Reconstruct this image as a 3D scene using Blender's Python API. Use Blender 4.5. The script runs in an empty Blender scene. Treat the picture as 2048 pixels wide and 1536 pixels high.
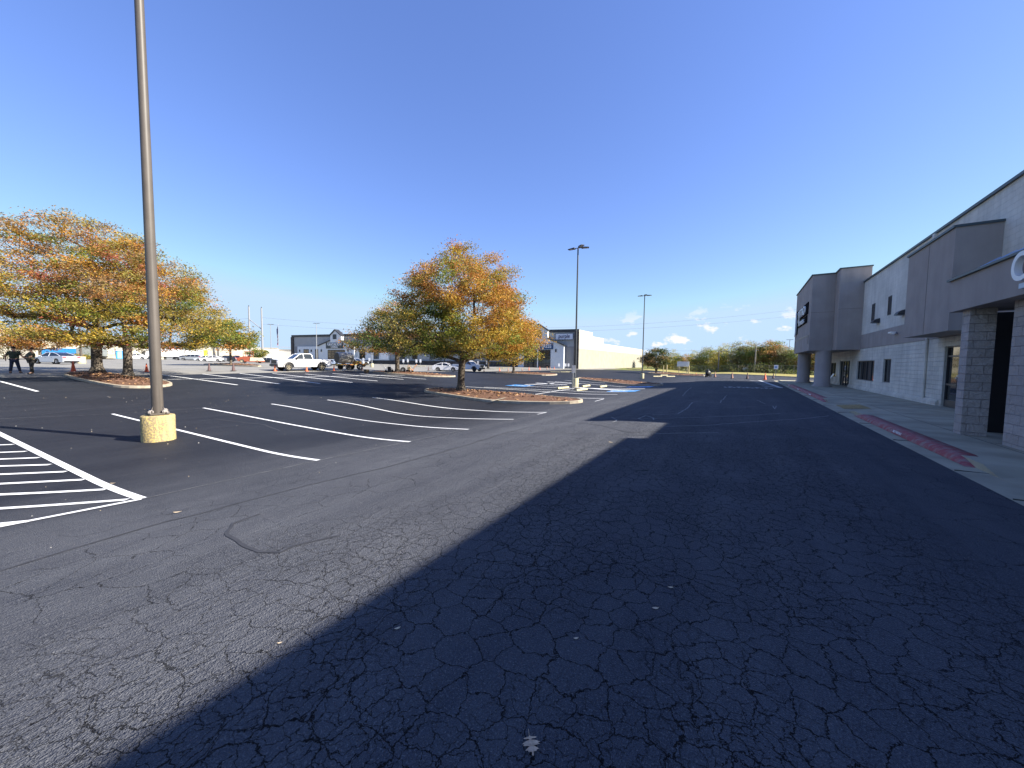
import bpy, bmesh, math, random
import numpy as np
from mathutils import Vector, Matrix
# ------------------------------------------------------------------ camera, sky, sun, exposure
SC = bpy.context.scene; COL = SC.collection
PI = math.pi; R = math.radians
EYE = 1.75; F = 735.0
YAW = math.atan(460 / F); PIT = math.atan(43.5 / F); ROL = 0.012
EL = R(33.5); AZ = R(18.5)                       # sun: elevation, angle from +X towards +Y
fw0 = Vector((-math.sin(YAW), math.cos(YAW), 0)); r0 = Vector((math.cos(YAW), math.sin(YAW), 0)); UP = Vector((0, 0, 1))
FW = fw0 * math.cos(PIT) - UP * math.sin(PIT); u0 = UP * math.cos(PIT) + fw0 * math.sin(PIT)
RT = r0 * math.cos(ROL) + u0 * math.sin(ROL); UU = u0 * math.cos(ROL) - r0 * math.sin(ROL)
CAM = Vector((0, 0, EYE))
cd = bpy.data.cameras.new('camera'); cam = bpy.data.objects.new('camera', cd); COL.objects.link(cam); SC.camera = cam
m3 = Matrix((RT, UU, -FW)).transposed(); cam.matrix_world = Matrix.Translation(CAM) @ m3.to_4x4()
cd.sensor_width = 36; cd.lens = F / 2048 * 36; cd.clip_start = .05; cd.clip_end = 6000
SC.view_settings.view_transform = 'Standard'; SC.view_settings.look = 'None'; SC.view_settings.exposure = 1.40; SC.view_settings.gamma = 1
W = bpy.data.worlds.new('World'); SC.world = W; W.use_nodes = True
def world():
    n = W.node_tree.nodes; l = W.node_tree.links; n.clear()
    sky = n.new('ShaderNodeTexSky'); sky.sky_type = 'NISHITA'; sky.sun_disc = False; sky.sun_elevation = EL; sky.sun_rotation = PI / 2 - AZ
    sky.altitude = 50; sky.air_density = 1.0; sky.dust_density = 0.25; sky.ozone_density = 3.2
    hs = n.new('ShaderNodeHueSaturation'); hs.inputs['Hue'].default_value = .520; hs.inputs['Saturation'].default_value = 1.15
    l.new(sky.outputs[0], hs.inputs['Color'])
    gm = n.new('ShaderNodeGamma'); gm.inputs[1].default_value = .765; l.new(hs.outputs[0], gm.inputs[0])
    tn = n.new('ShaderNodeMixRGB'); tn.blend_type = 'MULTIPLY'; tn.inputs[0].default_value = 1; l.new(gm.outputs[0], tn.inputs[1]); tn.inputs[2].default_value = (1.12, 1.26, 1.47, 1)
    cap = n.new('ShaderNodeMixRGB'); cap.blend_type = 'DARKEN'; cap.inputs[0].default_value = 1; l.new(tn.outputs[0], cap.inputs[1]); cap.inputs[2].default_value = (2.35, 3.2, 4.3, 1); tn = cap
    # a few low fair-weather clouds, laid out by direction in the sky
    tc = n.new('ShaderNodeTexCoord'); sep = n.new('ShaderNodeSeparateXYZ'); l.new(tc.outputs['Generated'], sep.inputs[0])
    az = n.new('ShaderNodeMath'); az.operation = 'ARCTAN2'; l.new(sep.outputs[0], az.inputs[0]); l.new(sep.outputs[1], az.inputs[1])
    cmb = n.new('ShaderNodeCombineXYZ'); l.new(az.outputs[0], cmb.inputs[0])
    zz = n.new('ShaderNodeMath'); zz.operation = 'MULTIPLY'; zz.inputs[1].default_value = 1.7; l.new(sep.outputs[2], zz.inputs[0]); l.new(zz.outputs[0], cmb.inputs[1])
    no = n.new('ShaderNodeTexNoise'); no.inputs['Scale'].default_value = 17; no.inputs['Detail'].default_value = 6; no.inputs['Roughness'].default_value = .55; l.new(cmb.outputs[0], no.inputs['Vector'])
    cr = n.new('ShaderNodeMapRange'); cr.inputs[1].default_value = .56; cr.inputs[2].default_value = .62; cr.clamp = True; l.new(no.outputs[0], cr.inputs[0])
    band = n.new('ShaderNodeMapRange'); band.inputs[1].default_value = .15; band.inputs[2].default_value = .07; l.new(sep.outputs[2], band.inputs[0])
    side = n.new('ShaderNodeMapRange'); side.inputs[1].default_value = -.42; side.inputs[2].default_value = -.2; l.new(az.outputs[0], side.inputs[0])
    a = n.new('ShaderNodeMath'); a.operation = 'MULTIPLY'; l.new(cr.outputs[0], a.inputs[0]); l.new(band.outputs[0], a.inputs[1])
    b = n.new('ShaderNodeMath'); b.operation = 'MULTIPLY'; l.new(a.outputs[0], b.inputs[0]); l.new(side.outputs[0], b.inputs[1])
    mx = n.new('ShaderNodeMixRGB'); l.new(b.outputs[0], mx.inputs[0]); l.new(tn.outputs[0], mx.inputs[1]); mx.inputs[2].default_value = (4.4, 4.3, 4.35, 1)
    bg = n.new('ShaderNodeBackground'); bg.inputs['Strength'].default_value = .094; l.new(mx.outputs[0], bg.inputs[0])
    out = n.new('ShaderNodeOutputWorld'); l.new(bg.outputs[0], out.inputs[0])
world()
sl = bpy.data.lights.new('sun', 'SUN'); sl.energy = 5.0; sl.angle = R(.53); sl.color = (1, .93, .82)
so = bpy.data.objects.new('sun', sl); COL.objects.link(so)
sd = Vector((math.cos(EL) * math.cos(AZ), math.cos(EL) * math.sin(AZ), math.sin(EL)))
so.rotation_euler = sd.to_track_quat('Z', 'Y').to_euler(); so.location = (30, 20, 40)

# ------------------------------------------------------------------ terrain height and placing
def S(t):
    t = 0 if t < 0 else 1 if t > 1 else t
    return t * t * (3 - 2 * t)
def hz(x, y):
    z = -(.5 - .1 * S((y - 10) / 20)) * S((-x - 1) / 9) + 1.0 * S((-x - 20) / 28) * (1 - .6 * S((y - 25) / 30))
    z += .009 * max(0, min(-x - 50, 200)) + .5 * S((y - 55) / 40) * S((-x - 8) / 20)
    if -30 < x < 2 and -5 < y < 30: z -= .25 * math.exp(-((x + 13) / 3.6) ** 2 - ((y - 12) / 3.4) ** 2)
    z += .1 * S((-x-40)/10)
    return z
def ray(px, py): return (FW * F + RT * (px - 1024) - UU * (py - 768)).normalized()
def at(px, py, off=0.0):
    """the spot on the ground that the photograph shows at px, py"""
    v = ray(px, py); t = .6; p = CAM + v * t; prev = t
    while t < 900:
        p = CAM + v * t
        if p.z < hz(p.x, p.y) + off: break
        prev = t; t *= 1.01
    lo, hi = prev, t
    for _ in range(25):
        t = (lo + hi) / 2; p = CAM + v * t
        if p.z < hz(p.x, p.y) + off: hi = t
        else: lo = t
    return Vector((p.x, p.y, hz(p.x, p.y) + off))
def deep(px, depth):
    """a spot on the ground in direction px, depth metres out"""
    v = ray(px, 730); t = depth / v.dot(FW); p = CAM + v * t
    return Vector((p.x, p.y, hz(p.x, p.y)))
def depth_of(p): return (Vector(p) - CAM).dot(FW)
def zat(p, py):
    """height above p's plumb line seen at picture height py"""
    d = depth_of(p); h = 0.0
    for _ in range(6):
        q = Vector((p[0], p[1], p[2] + h)) - CAM; y = 768 - F * q.dot(UU) / q.dot(FW)
        h += (y - py) * q.dot(FW) / F
    return p[2] + h

# ------------------------------------------------------------------ materials
MATS = {}
def mat(name, col, rough=.6, metal=0., var=0., vs=3., bump=0., bs=20., spec=.5, col2=None, det=5, lo=.35, hi=.65, transl=0.):
    if name in MATS: return MATS[name]
    m = bpy.data.materials.new(name); m.use_nodes = True; n = m.node_tree.nodes; l = m.node_tree.links
    p = n['Principled BSDF']; p.inputs['Roughness'].default_value = rough; p.inputs['Metallic'].default_value = metal; p.inputs['Specular IOR Level'].default_value = spec
    p.inputs['Base Color'].default_value = (*col, 1); m.diffuse_color = (*col, 1)
    tc = n.new('ShaderNodeTexCoord')
    if var or col2:
        c2 = col2 or tuple(max(0, c * (1 - var)) for c in col)
        no = n.new('ShaderNodeTexNoise'); no.inputs['Scale'].default_value = vs; no.inputs['Detail'].default_value = det; l.new(tc.outputs['Object'], no.inputs['Vector'])
        mr = n.new('ShaderNodeMapRange'); mr.inputs[1].default_value = lo; mr.inputs[2].default_value = hi; l.new(no.outputs[0], mr.inputs[0])
        mx = n.new('ShaderNodeMixRGB'); mx.inputs[1].default_value = (*col, 1); mx.inputs[2].default_value = (*c2, 1); l.new(mr.outputs[0], mx.inputs[0]); l.new(mx.outputs[0], p.inputs['Base Color'])
    if bump:
        nb = n.new('ShaderNodeTexNoise'); nb.inputs['Scale'].default_value = bs; nb.inputs['Detail'].default_value = 6; l.new(tc.outputs['Object'], nb.inputs['Vector'])
        bp = n.new('ShaderNodeBump'); bp.inputs['Strength'].default_value = bump; bp.inputs['Distance'].default_value = .02; l.new(nb.outputs[0], bp.inputs['Height']); l.new(bp.outputs[0], p.inputs['Normal'])
    MATS[name] = m; return m
def nd(n, t, **kw):
    x = n.new(t)
    for k, v in kw.items():
        if k in ('op',): x.operation = v
        elif isinstance(k, str) and k.startswith('i'): x.inputs[int(k[1:])].default_value = v
    return x
def block_mat(name, col, mortar, bw=.4, bh=.2, rough_face=.6, bumpd=.02, var=.18):
    m = bpy.data.materials.new(name); m.use_nodes = True; n = m.node_tree.nodes; l = m.node_tree.links; p = n['Principled BSDF']; p.inputs['Roughness'].default_value = .85
    p.inputs['Specular IOR Level'].default_value = .25
    tc = n.new('ShaderNodeTexCoord'); s = n.new('ShaderNodeSeparateXYZ'); l.new(tc.outputs['Object'], s.inputs[0])
    a = nd(n, 'ShaderNodeMath', op='ADD'); l.new(s.outputs[0], a.inputs[0]); l.new(s.outputs[1], a.inputs[1])
    c = n.new('ShaderNodeCombineXYZ'); l.new(a.outputs[0], c.inputs[0]); l.new(s.outputs[2], c.inputs[1])
    b = n.new('ShaderNodeTexBrick'); b.offset = .5; b.inputs['Scale'].default_value = 1; b.inputs['Brick Width'].default_value = bw; b.inputs['Row Height'].default_value = bh; b.inputs['Mortar Size'].default_value = .007; b.inputs['Mortar Smooth'].default_value = .6
    b.inputs['Color1'].default_value = (*col, 1); b.inputs['Color2'].default_value = (*[x * (1 - var) for x in col], 1); b.inputs['Mortar'].default_value = (*mortar, 1); l.new(c.outputs[0], b.inputs['Vector'])
    no = n.new('ShaderNodeTexNoise'); no.inputs['Scale'].default_value = 9; no.inputs['Detail'].default_value = 8; no.inputs['Roughness'].default_value = .65; l.new(tc.outputs['Object'], no.inputs['Vector'])
    st = n.new('ShaderNodeTexNoise'); st.inputs['Scale'].default_value = .7; st.inputs['Detail'].default_value = 5; l.new(tc.outputs['Object'], st.inputs['Vector'])
    mr = n.new('ShaderNodeMapRange'); mr.inputs[1].default_value = .3; mr.inputs[2].default_value = .75; mr.inputs[3].default_value = 1.0; mr.inputs[4].default_value = .72; l.new(st.outputs[0], mr.inputs[0])
    mu = n.new('ShaderNodeMixRGB'); mu.blend_type = 'MULTIPLY'; mu.inputs[0].default_value = 1; l.new(b.outputs[0], mu.inputs[1]); l.new(mr.outputs[0], mu.inputs[2]); l.new(mu.outputs[0], p.inputs['Base Color'])
    h = nd(n, 'ShaderNodeMath', op='MULTIPLY', i1=rough_face); l.new(no.outputs[0], h.inputs[0])
    h2 = nd(n, 'ShaderNodeMath', op='SUBTRACT'); l.new(h.outputs[0], h2.inputs[0]); l.new(b.outputs['Fac'], h2.inputs[1])
    bp = n.new('ShaderNodeBump'); bp.inputs['Strength'].default_value = 1; bp.inputs['Distance'].default_value = bumpd; l.new(h2.outputs[0], bp.inputs['Height']); l.new(bp.outputs[0], p.inputs['Normal'])
    MATS[name] = m; return m
def asphalt_mat():
    m = bpy.data.materials.new('sealed_asphalt'); m.use_nodes = True; n = m.node_tree.nodes; l = m.node_tree.links; p = n['Principled BSDF']
    p.inputs['Roughness'].default_value = .8; p.inputs['Specular IOR Level'].default_value = .06
    tc = n.new('ShaderNodeTexCoord'); O = tc.outputs['Object']; s = n.new('ShaderNodeSeparateXYZ'); l.new(O, s.inputs[0])
    def noise(sc, det=4, rg=.5, vec=O):
        x = n.new('ShaderNodeTexNoise'); x.inputs['Scale'].default_value = sc; x.inputs['Detail'].default_value = det; x.inputs['Roughness'].default_value = rg; l.new(vec, x.inputs['Vector']); return x
    def rng(src, a, b, c=0., d=1.):
        x = n.new('ShaderNodeMapRange'); x.inputs[1].default_value = a; x.inputs[2].default_value = b; x.inputs[3].default_value = c; x.inputs[4].default_value = d; l.new(src, x.inputs[0]); return x.outputs[0]
    def mth(op, a, b):
        x = n.new('ShaderNodeMath'); x.operation = op
        for i, v in enumerate((a, b)):
            if isinstance(v, (int, float)): x.inputs[i].default_value = v
            else: l.new(v, x.inputs[i])
        return x.outputs[0]
    def mix(f, a, b, bl='MIX'):
        x = n.new('ShaderNodeMixRGB'); x.blend_type = bl
        for i, v in enumerate((f, a, b)):
            if isinstance(v, (int, float)): x.inputs[i].default_value = v
            elif isinstance(v, tuple): x.inputs[i].default_value = (*v, 1)
            else: l.new(v, x.inputs[i])
        return x.outputs[0]
    big = noise(.35, 5, .6).outputs[0]; mid = noise(2.2, 5, .6).outputs[0]
    # brushed seal coat: streaks along the lane
    mp = n.new('ShaderNodeMapping'); mp.inputs['Scale'].default_value = (1.2, .10, 1); mp.inputs['Rotation'].default_value = (0, 0, .04); l.new(O, mp.inputs[0])
    streak = noise(1.6, 4, .6, mp.outputs[0]).outputs[0]
    mp2 = n.new('ShaderNodeMapping'); mp2.inputs['Scale'].default_value = (1.0, .16, 1); mp2.inputs['Rotation'].default_value = (0, 0, .06); l.new(O, mp2.inputs[0])
    ridge = noise(26, 3, .6, mp2.outputs[0]).outputs[0]
    lane = rng(mth('ADD', s.outputs[0], mth('MULTIPLY', big, 1.2)), -9.6, -5.2)                 # the drive lane is worn, the stalls freshly sealed
    farl = rng(s.outputs[1], 14, 34, 1, .45)
    worn = mth('MULTIPLY', lane, farl)
    base = mix(worn, (.025, .027, .034), (.087, .0925, .108))
    base = mix(rng(streak, .35, .7), base, mix(1., base, (.74, .75, .79), 'MULTIPLY'))
    base = mix(rng(big, .42, .72), base, mix(1., base, (1.28, 1.26, 1.22), 'MULTIPLY'))
    base = mix(rng(mid, .45, .75, 0, .6), base, mix(1., base, (.78, .78, .80), 'MULTIPLY'))
    vg = n.new('ShaderNodeTexVoronoi'); vg.inputs['Scale'].default_value = 95; l.new(O, vg.inputs['Vector'])
    vg2 = noise(85, 2, .7).outputs[0]
    grit = rng(vg2, .54, .68)
    base = mix(mth('MULTIPLY', grit, mth('ADD', mth('MULTIPLY', worn, .36), .07)), base, (.25, .25, .25))
    # alligator cracks
    dn = n.new('ShaderNodeTexNoise'); dn.inputs['Scale'].default_value = 5.5; dn.inputs['Detail'].default_value = 5; dn.inputs['Roughness'].default_value = .65; l.new(O, dn.inputs['Vector'])
    dv = n.new('ShaderNodeVectorMath'); dv.operation = 'MULTIPLY_ADD'; l.new(dn.outputs['Color'], dv.inputs[0]); dv.inputs[1].default_value = (.20, .20, 0); l.new(O, dv.inputs[2])
    def crack(sc, w0, w1):
        v = n.new('ShaderNodeTexVoronoi'); v.feature = 'DISTANCE_TO_EDGE'; v.voronoi_dimensions = '2D'; v.inputs['Scale'].default_value = sc; l.new(dv.outputs[0], v.inputs['Vector']); return rng(v.outputs['Distance'], w0, w1, 1, 0)
    zone = rng(mth('ADD', s.outputs[0], mth('MULTIPLY', mth('SUBTRACT', big, .5), 5.)), -4.2, -1.6)
    zone = mth('MULTIPLY', zone, rng(s.outputs[0], 2.0, 1.1)); zone = mth('MULTIPLY', zone, rng(s.outputs[1], 15, 6))
    zone2 = rng(noise(.8, 3).outputs[0], .44, .56)
    c1 = mth('MULTIPLY', crack(5.0, .004, .020), zone)
    c2 = mth('MULTIPLY', crack(11.5, .003, .026), mth('MULTIPLY', zone, zone2))
    sparse = mth('MULTIPLY', crack(2.2, .001, .009), mth('MULTIPLY', rng(noise(.9, 3).outputs[0], .46, .58), rng(s.outputs[0], -7, -5)))
    ck = mth('MAXIMUM', mth('MAXIMUM', c1, c2), sparse)
    base = mix(mth('MULTIPLY', ck, .92), base, (.006, .006, .008))
    l.new(base, p.inputs['Base Color'])
    hgt = mth('ADD', mth('MULTIPLY', vg.outputs['Distance'], .32), mth('MULTIPLY', vg2, .5))
    hgt = mth('MULTIPLY', hgt, mth('ADD', mth('MULTIPLY', worn, .75), .25))
    hgt = mth('ADD', hgt, mth('MULTIPLY', ridge, mth('MULTIPLY', worn, .9)))
    hgt = mth('SUBTRACT', hgt, mth('MULTIPLY', ck, 1.6))
    bp = n.new('ShaderNodeBump'); bp.inputs['Strength'].default_value = 1.; bp.inputs['Distance'].default_value = .036; l.new(hgt, bp.inputs['Height']); l.new(bp.outputs[0], p.inputs['Normal'])
    l.new(rng(worn, 0, 1, .62, .85), p.inputs['Roughness'])
    return m
def leaf_mat():
    m = bpy.data.materials.new('autumn_leaves'); m.use_nodes = True; n = m.node_tree.nodes; l = m.node_tree.links; p = n['Principled BSDF']
    a = n.new('ShaderNodeAttribute'); a.attribute_name = 'leafcol'; l.new(a.outputs['Color'], p.inputs['Base Color']); p.inputs['Roughness'].default_value = .55; p.inputs['Specular IOR Level'].default_value = .25
    t = n.new('ShaderNodeBsdfTranslucent'); l.new(a.outputs['Color'], t.inputs[0]); mx = n.new('ShaderNodeMixShader'); mx.inputs[0].default_value = .38
    l.new(p.outputs[0], mx.inputs[1]); l.new(t.outputs[0], mx.inputs[2]); l.new(mx.outputs[0], n['Material Output'].inputs[0]); return m
ASPH = asphalt_mat(); LEAF = leaf_mat()
OLD = mat('weathered_asphalt', (.27, .26, .235), .9, var=.25, vs=.5, bump=.4, bs=30, spec=.2)
GRASS = mat('dry_grass', (.38, .31, .12), .95, col2=(.24, .23, .07), vs=1.6, bump=.8, bs=14, spec=.1)
FIELD = mat('field_grass', (.20, .19, .07), .95, col2=(.10, .13, .04), vs=.5, spec=.1)
PAINT = mat('road_paint', (.80, .80, .79), .65, var=.14, vs=14, spec=.3)
THIN = mat('chalk_line', (.20, .20, .20), .9, var=.6, vs=6)
BLUEP = mat('blue_paint', (.07, .28, .62), .6, var=.25, vs=8)
TAR = mat('crack_sealer', (.040, .041, .047), .75, var=.35, vs=6)
CONC = mat('sidewalk_concrete', (.41, .375, .28), .9, var=.3, vs=1.2, bump=.3, bs=60, spec=.2)
KERB = mat('kerb_concrete', (.42, .36, .27), .9, var=.3, vs=3, bump=.3, bs=40, spec=.2)
REDK = mat('red_kerb_paint', (.27, .035, .045), .7, col2=(.25, .15, .135), vs=7, lo=.42, hi=.66, bump=.2, bs=40)
YELB = mat('yellow_painted_concrete', (.58, .44, .16), .85, col2=(.32, .25, .14), vs=24, det=9, lo=.43, hi=.54, bump=.8, bs=18)
YELW = mat('faded_yellow_concrete', (.55, .49, .30), .85, var=.3, vs=6, bump=.4, bs=18)
MULCH = mat('mulch', (.085, .042, .03), .95, col2=(.21, .125, .08), vs=16, bump=1., bs=40, spec=.1)
BARK = mat('bark', (.16, .135, .105), .95, col2=(.055, .045, .038), vs=7, det=8, bump=1., bs=14, spec=.1)
BRONZE = mat('bronze_pole_paint', (.108, .092, .078), .5, var=.15, vs=2, spec=.4)
DARKM = mat('dark_metal', (.03, .033, .04), .4, spec=.5)
GALV = mat('galvanised_steel', (.36, .37, .38), .45, metal=.6)
WOODP = mat('weathered_pole_wood', (.28, .25, .21), .9, var=.3, vs=4)
LENS = mat('lamp_lens', (.45, .46, .48), .25)
WHITE = mat('white_paint', (.78, .78, .78), .35, spec=.5)
SIGNW = mat('sign_white', (.82, .82, .82), .4)
BLACK = mat('black_plastic', (.012, .012, .014), .5)
RUBB = mat('rubber', (.018, .018, .02), .8)
RIM = mat('wheel_rim', (.45, .45, .46), .35, metal=.7)
GLASS = mat('dark_glass', (.01, .012, .015), .06, spec=.9)
CGLAS = mat('car_glass', (.012, .016, .022), .05, spec=.8)
ORANGE = mat('cone_orange', (.80, .13, .035), .5, var=.15, vs=6)
FADEC = mat('faded_cone', (.42, .22, .15), .7, var=.4, vs=9)
REFL = mat('reflective_band', (.75, .75, .74), .4)
REDL = mat('tail_lamp_red', (.45, .02, .02), .2)
HEADL = mat('head_lamp', (.7, .72, .74), .12)
CREAM = mat('cream_wall', (.47, .435, .36), .85, var=.1, vs=.5, spec=.2)
STUC = block_mat('painted_block_upper', (.78, .755, .69), (.66, .635, .58), .4, .2, .25, .006, .05)
TAUPE = mat('taupe_stucco', (.385, .34, .315), .9, var=.12, vs=1.2, bump=.25, bs=120, spec=.2)
SPLIT = block_mat('painted_split_face', (.79, .76, .68), (.62, .60, .53), .4, .2, 1.6, .022, .08)
SPLITT = block_mat('taupe_split_face', (.54, .49, .47), (.38, .34, .325), .4, .2, 2.2, .035, .14)
COPE = mat('dark_teal_coping', (.05, .075, .085), .5)
BLUEM = mat('blue_metal_roof', (.26, .40, .60), .35)

def streaks(m, lo=.80, sx=5., sz=.22):
    n = m.node_tree.nodes; l = m.node_tree.links; p = n['Principled BSDF']; src = p.inputs['Base Color'].links[0].from_socket
    tc = n.new('ShaderNodeTexCoord'); mp = n.new('ShaderNodeMapping'); mp.inputs['Scale'].default_value = (sx, sx, sz); l.new(tc.outputs['Object'], mp.inputs[0])
    no = n.new('ShaderNodeTexNoise'); no.inputs['Scale'].default_value = 1; no.inputs['Detail'].default_value = 6; no.inputs['Roughness'].default_value = .6; l.new(mp.outputs[0], no.inputs['Vector'])
    mr = n.new('ShaderNodeMapRange'); mr.inputs[1].default_value = .42; mr.inputs[2].default_value = .68; mr.inputs[3].default_value = 1; mr.inputs[4].default_value = lo; l.new(no.outputs[0], mr.inputs[0])
    mu = n.new('ShaderNodeMixRGB'); mu.blend_type = 'MULTIPLY'; mu.inputs[0].default_value = 1; l.new(src, mu.inputs[1]); l.new(mr.outputs[0], mu.inputs[2]); l.new(mu.outputs[0], p.inputs['Base Color'])
streaks(TAUPE, .90, 2.2); streaks(STUC, .86, 3.); streaks(SPLIT, .84, 3.); streaks(BRONZE, .7, 14., .5); streaks(YELB, .72, 9., 1.2); streaks(CREAM, .88, 2.)

# ------------------------------------------------------------------ mesh helpers
class MB:
    def __init__(s): s.v = []; s.f = []; s.mi = []; s.sm = []
    def add(s, vs, fs, mi=0, sm=False):
        o = len(s.v); s.v += [tuple(v) for v in vs]; s.f += [tuple(i + o for i in f) for f in fs]; s.mi += [mi] * len(fs); s.sm += [sm] * len(fs); return s
    def box(s, x0, y0, z0, x1, y1, z1, mi=0):
        return s.add([(x0,y0,z0),(x1,y0,z0),(x1,y1,z0),(x0,y1,z0),(x0,y0,z1),(x1,y0,z1),(x1,y1,z1),(x0,y1,z1)], [(0,3,2,1),(4,5,6,7),(0,1,5,4),(1,2,6,5),(2,3,7,6),(3,0,4,7)], mi)
    def cbox(s, c, d, mi=0, b=0):
        x, y, z = c; a, e, h = d[0]/2, d[1]/2, d[2]/2
        if not b: return s.box(x-a, y-e, z-h, x+a, y+e, z+h, mi)
        bm = bmesh.new(); bmesh.ops.create_cube(bm, size=1)
        for v in bm.verts: v.co = Vector((v.co.x*d[0], v.co.y*d[1], v.co.z*d[2])) + Vector(c)
        bmesh.ops.bevel(bm, geom=bm.edges[:], offset=b, segments=2, affect='EDGES')
        bm.verts.index_update(); s.add([v.co for v in bm.verts], [[v.index for v in f.verts] for f in bm.faces], mi); bm.free(); return s
    def tube(s, p0, p1, r0, r1=None, n=12, mi=0, caps=True, sm=True):
        p0 = Vector(p0); p1 = Vector(p1); r1 = r0 if r1 is None else r1; d = (p1 - p0).normalized()
        a = d.orthogonal().normalized(); b = d.cross(a); vs = []
        for p, r in ((p0, r0), (p1, r1)):
            for i in range(n):
                t = 2*PI*i/n; vs.append(p + (a*math.cos(t) + b*math.sin(t))*r)
        s.add(vs, [(i, (i+1) % n, n+(i+1) % n, n+i) for i in range(n)], mi, sm)
        if caps: s.add(vs, [tuple(range(n))[::-1], tuple(range(n, 2*n))], mi)
        return s
    def lathe(s, prof, n=24, mi=0, c=(0,0,0), sm=True):
        vs = []; k = len(prof)
        for r, z in prof:
            for i in range(n): t = 2*PI*i/n; vs.append((c[0]+r*math.cos(t), c[1]+r*math.sin(t), c[2]+z))
        fs = [(j*n+i, j*n+(i+1) % n, (j+1)*n+(i+1) % n, (j+1)*n+i) for j in range(k-1) for i in range(n)]
        s.add(vs, fs, mi, sm); s.add(vs[-n:], [tuple(range(n))], mi); s.add(vs[:n], [tuple(range(n))[::-1]], mi); return s
    def prism(s, poly, y0, y1, mi=0):
        """poly in x,z, extruded along y"""
        k = len(poly); vs = [(x, y0, z) for x, z in poly] + [(x, y1, z) for x, z in poly]
        return s.add(vs, [tuple(range(k)), tuple(range(2*k-1, k-1, -1))] + [(i+k, (i+1) % k+k, (i+1) % k, i) for i in range(k)], mi)
    def prismx(s, poly, x0, x1, mi=0):
        """poly in y,z, extruded along x"""
        k = len(poly); vs = [(x0, y, z) for y, z in poly] + [(x1, y, z) for y, z in poly]
        return s.add(vs, [tuple(range(k)), tuple(range(2*k-1, k-1, -1))] + [(i+k, (i+1) % k+k, (i+1) % k, i) for i in range(k)], mi)
    def slab(s, poly, z0, z1, mi=0):
        k = len(poly); vs = [(x, y, z0) for x, y in poly] + [(x, y, z1) for x, y in poly]
        return s.add(vs, [tuple(range(k))[::-1], tuple(range(k, 2*k))] + [(i, (i+1) % k, (i+1) % k+k, i+k) for i in range(k)], mi)
    def mesh(s, name, mats):
        me = bpy.data.meshes.new(name); me.from_pydata(s.v, [], s.f)
        for m in (mats if isinstance(mats, (list, tuple)) else [mats]): me.materials.append(m)
        me.polygons.foreach_set('material_index', s.mi); me.polygons.foreach_set('use_smooth', s.sm)
        bm = bmesh.new(); bm.from_mesh(me); bmesh.ops.recalc_face_normals(bm, faces=bm.faces); bm.to_mesh(me); bm.free(); me.update(); return me
    def build(s, name, mats, parent=None, loc=None):
        o = bpy.data.objects.new(name, s.mesh(name, mats)); COL.objects.link(o)
        if parent: o.parent = parent
        if loc: o.location = loc
        return o
def tag(o, label, cat, group=None):
    o['label'] = label; o['category'] = cat
    if group: o['group'] = group
    return o
def struct(o, kind='structure'): o['kind'] = kind; return o
def thing(name, label, cat, loc=(0,0,0), rot=0, group=None, sc=1):
    o = bpy.data.objects.new(name, None); COL.objects.link(o); o.location = loc; o.rotation_euler = (0,0,rot); o.scale = (sc,)*3; o.empty_display_size = .3
    return tag(o, label, cat, group)
def dup(root, loc, rot=0, label=None, sc=None):
    r = root.copy(); COL.objects.link(r); r.location = loc; r.rotation_euler = (0,0,rot)
    if sc: r.scale = sc if isinstance(sc, tuple) else (sc,)*3
    if label: r['label'] = label
    for ch in list(root.children):
        c = ch.copy(); COL.objects.link(c); c.parent = r
        for g in list(ch.children): d = g.copy(); COL.objects.link(d); d.parent = c
    return r
def text(name, s, size, m, parent, M, ext=.01, align='CENTER', sx=1, fat=.012):
    cu = bpy.data.curves.new(name, 'FONT'); cu.body = s; cu.size = size; cu.extrude = ext; cu.align_x = align; cu.align_y = 'CENTER'; cu.offset = size*fat
    o = bpy.data.objects.new('tmp', cu); COL.objects.link(o); dg = bpy.context.evaluated_depsgraph_get()
    me = bpy.data.meshes.new_from_object(o.evaluated_get(dg)); bpy.data.objects.remove(o); me.name = name
    me.transform(M @ Matrix.Diagonal((sx, 1, 1, 1))); me.materials.clear(); me.materials.append(m)
    t = bpy.data.objects.new(name, me); COL.objects.link(t); t.parent = parent; return t
def frame(o, xd, yd):
    """matrix whose x and y follow xd, yd"""
    x = Vector(xd).normalized(); y = Vector(yd).normalized(); z = x.cross(y); return Matrix.Translation(o) @ Matrix((x, y, z)).transposed().to_4x4()
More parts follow.
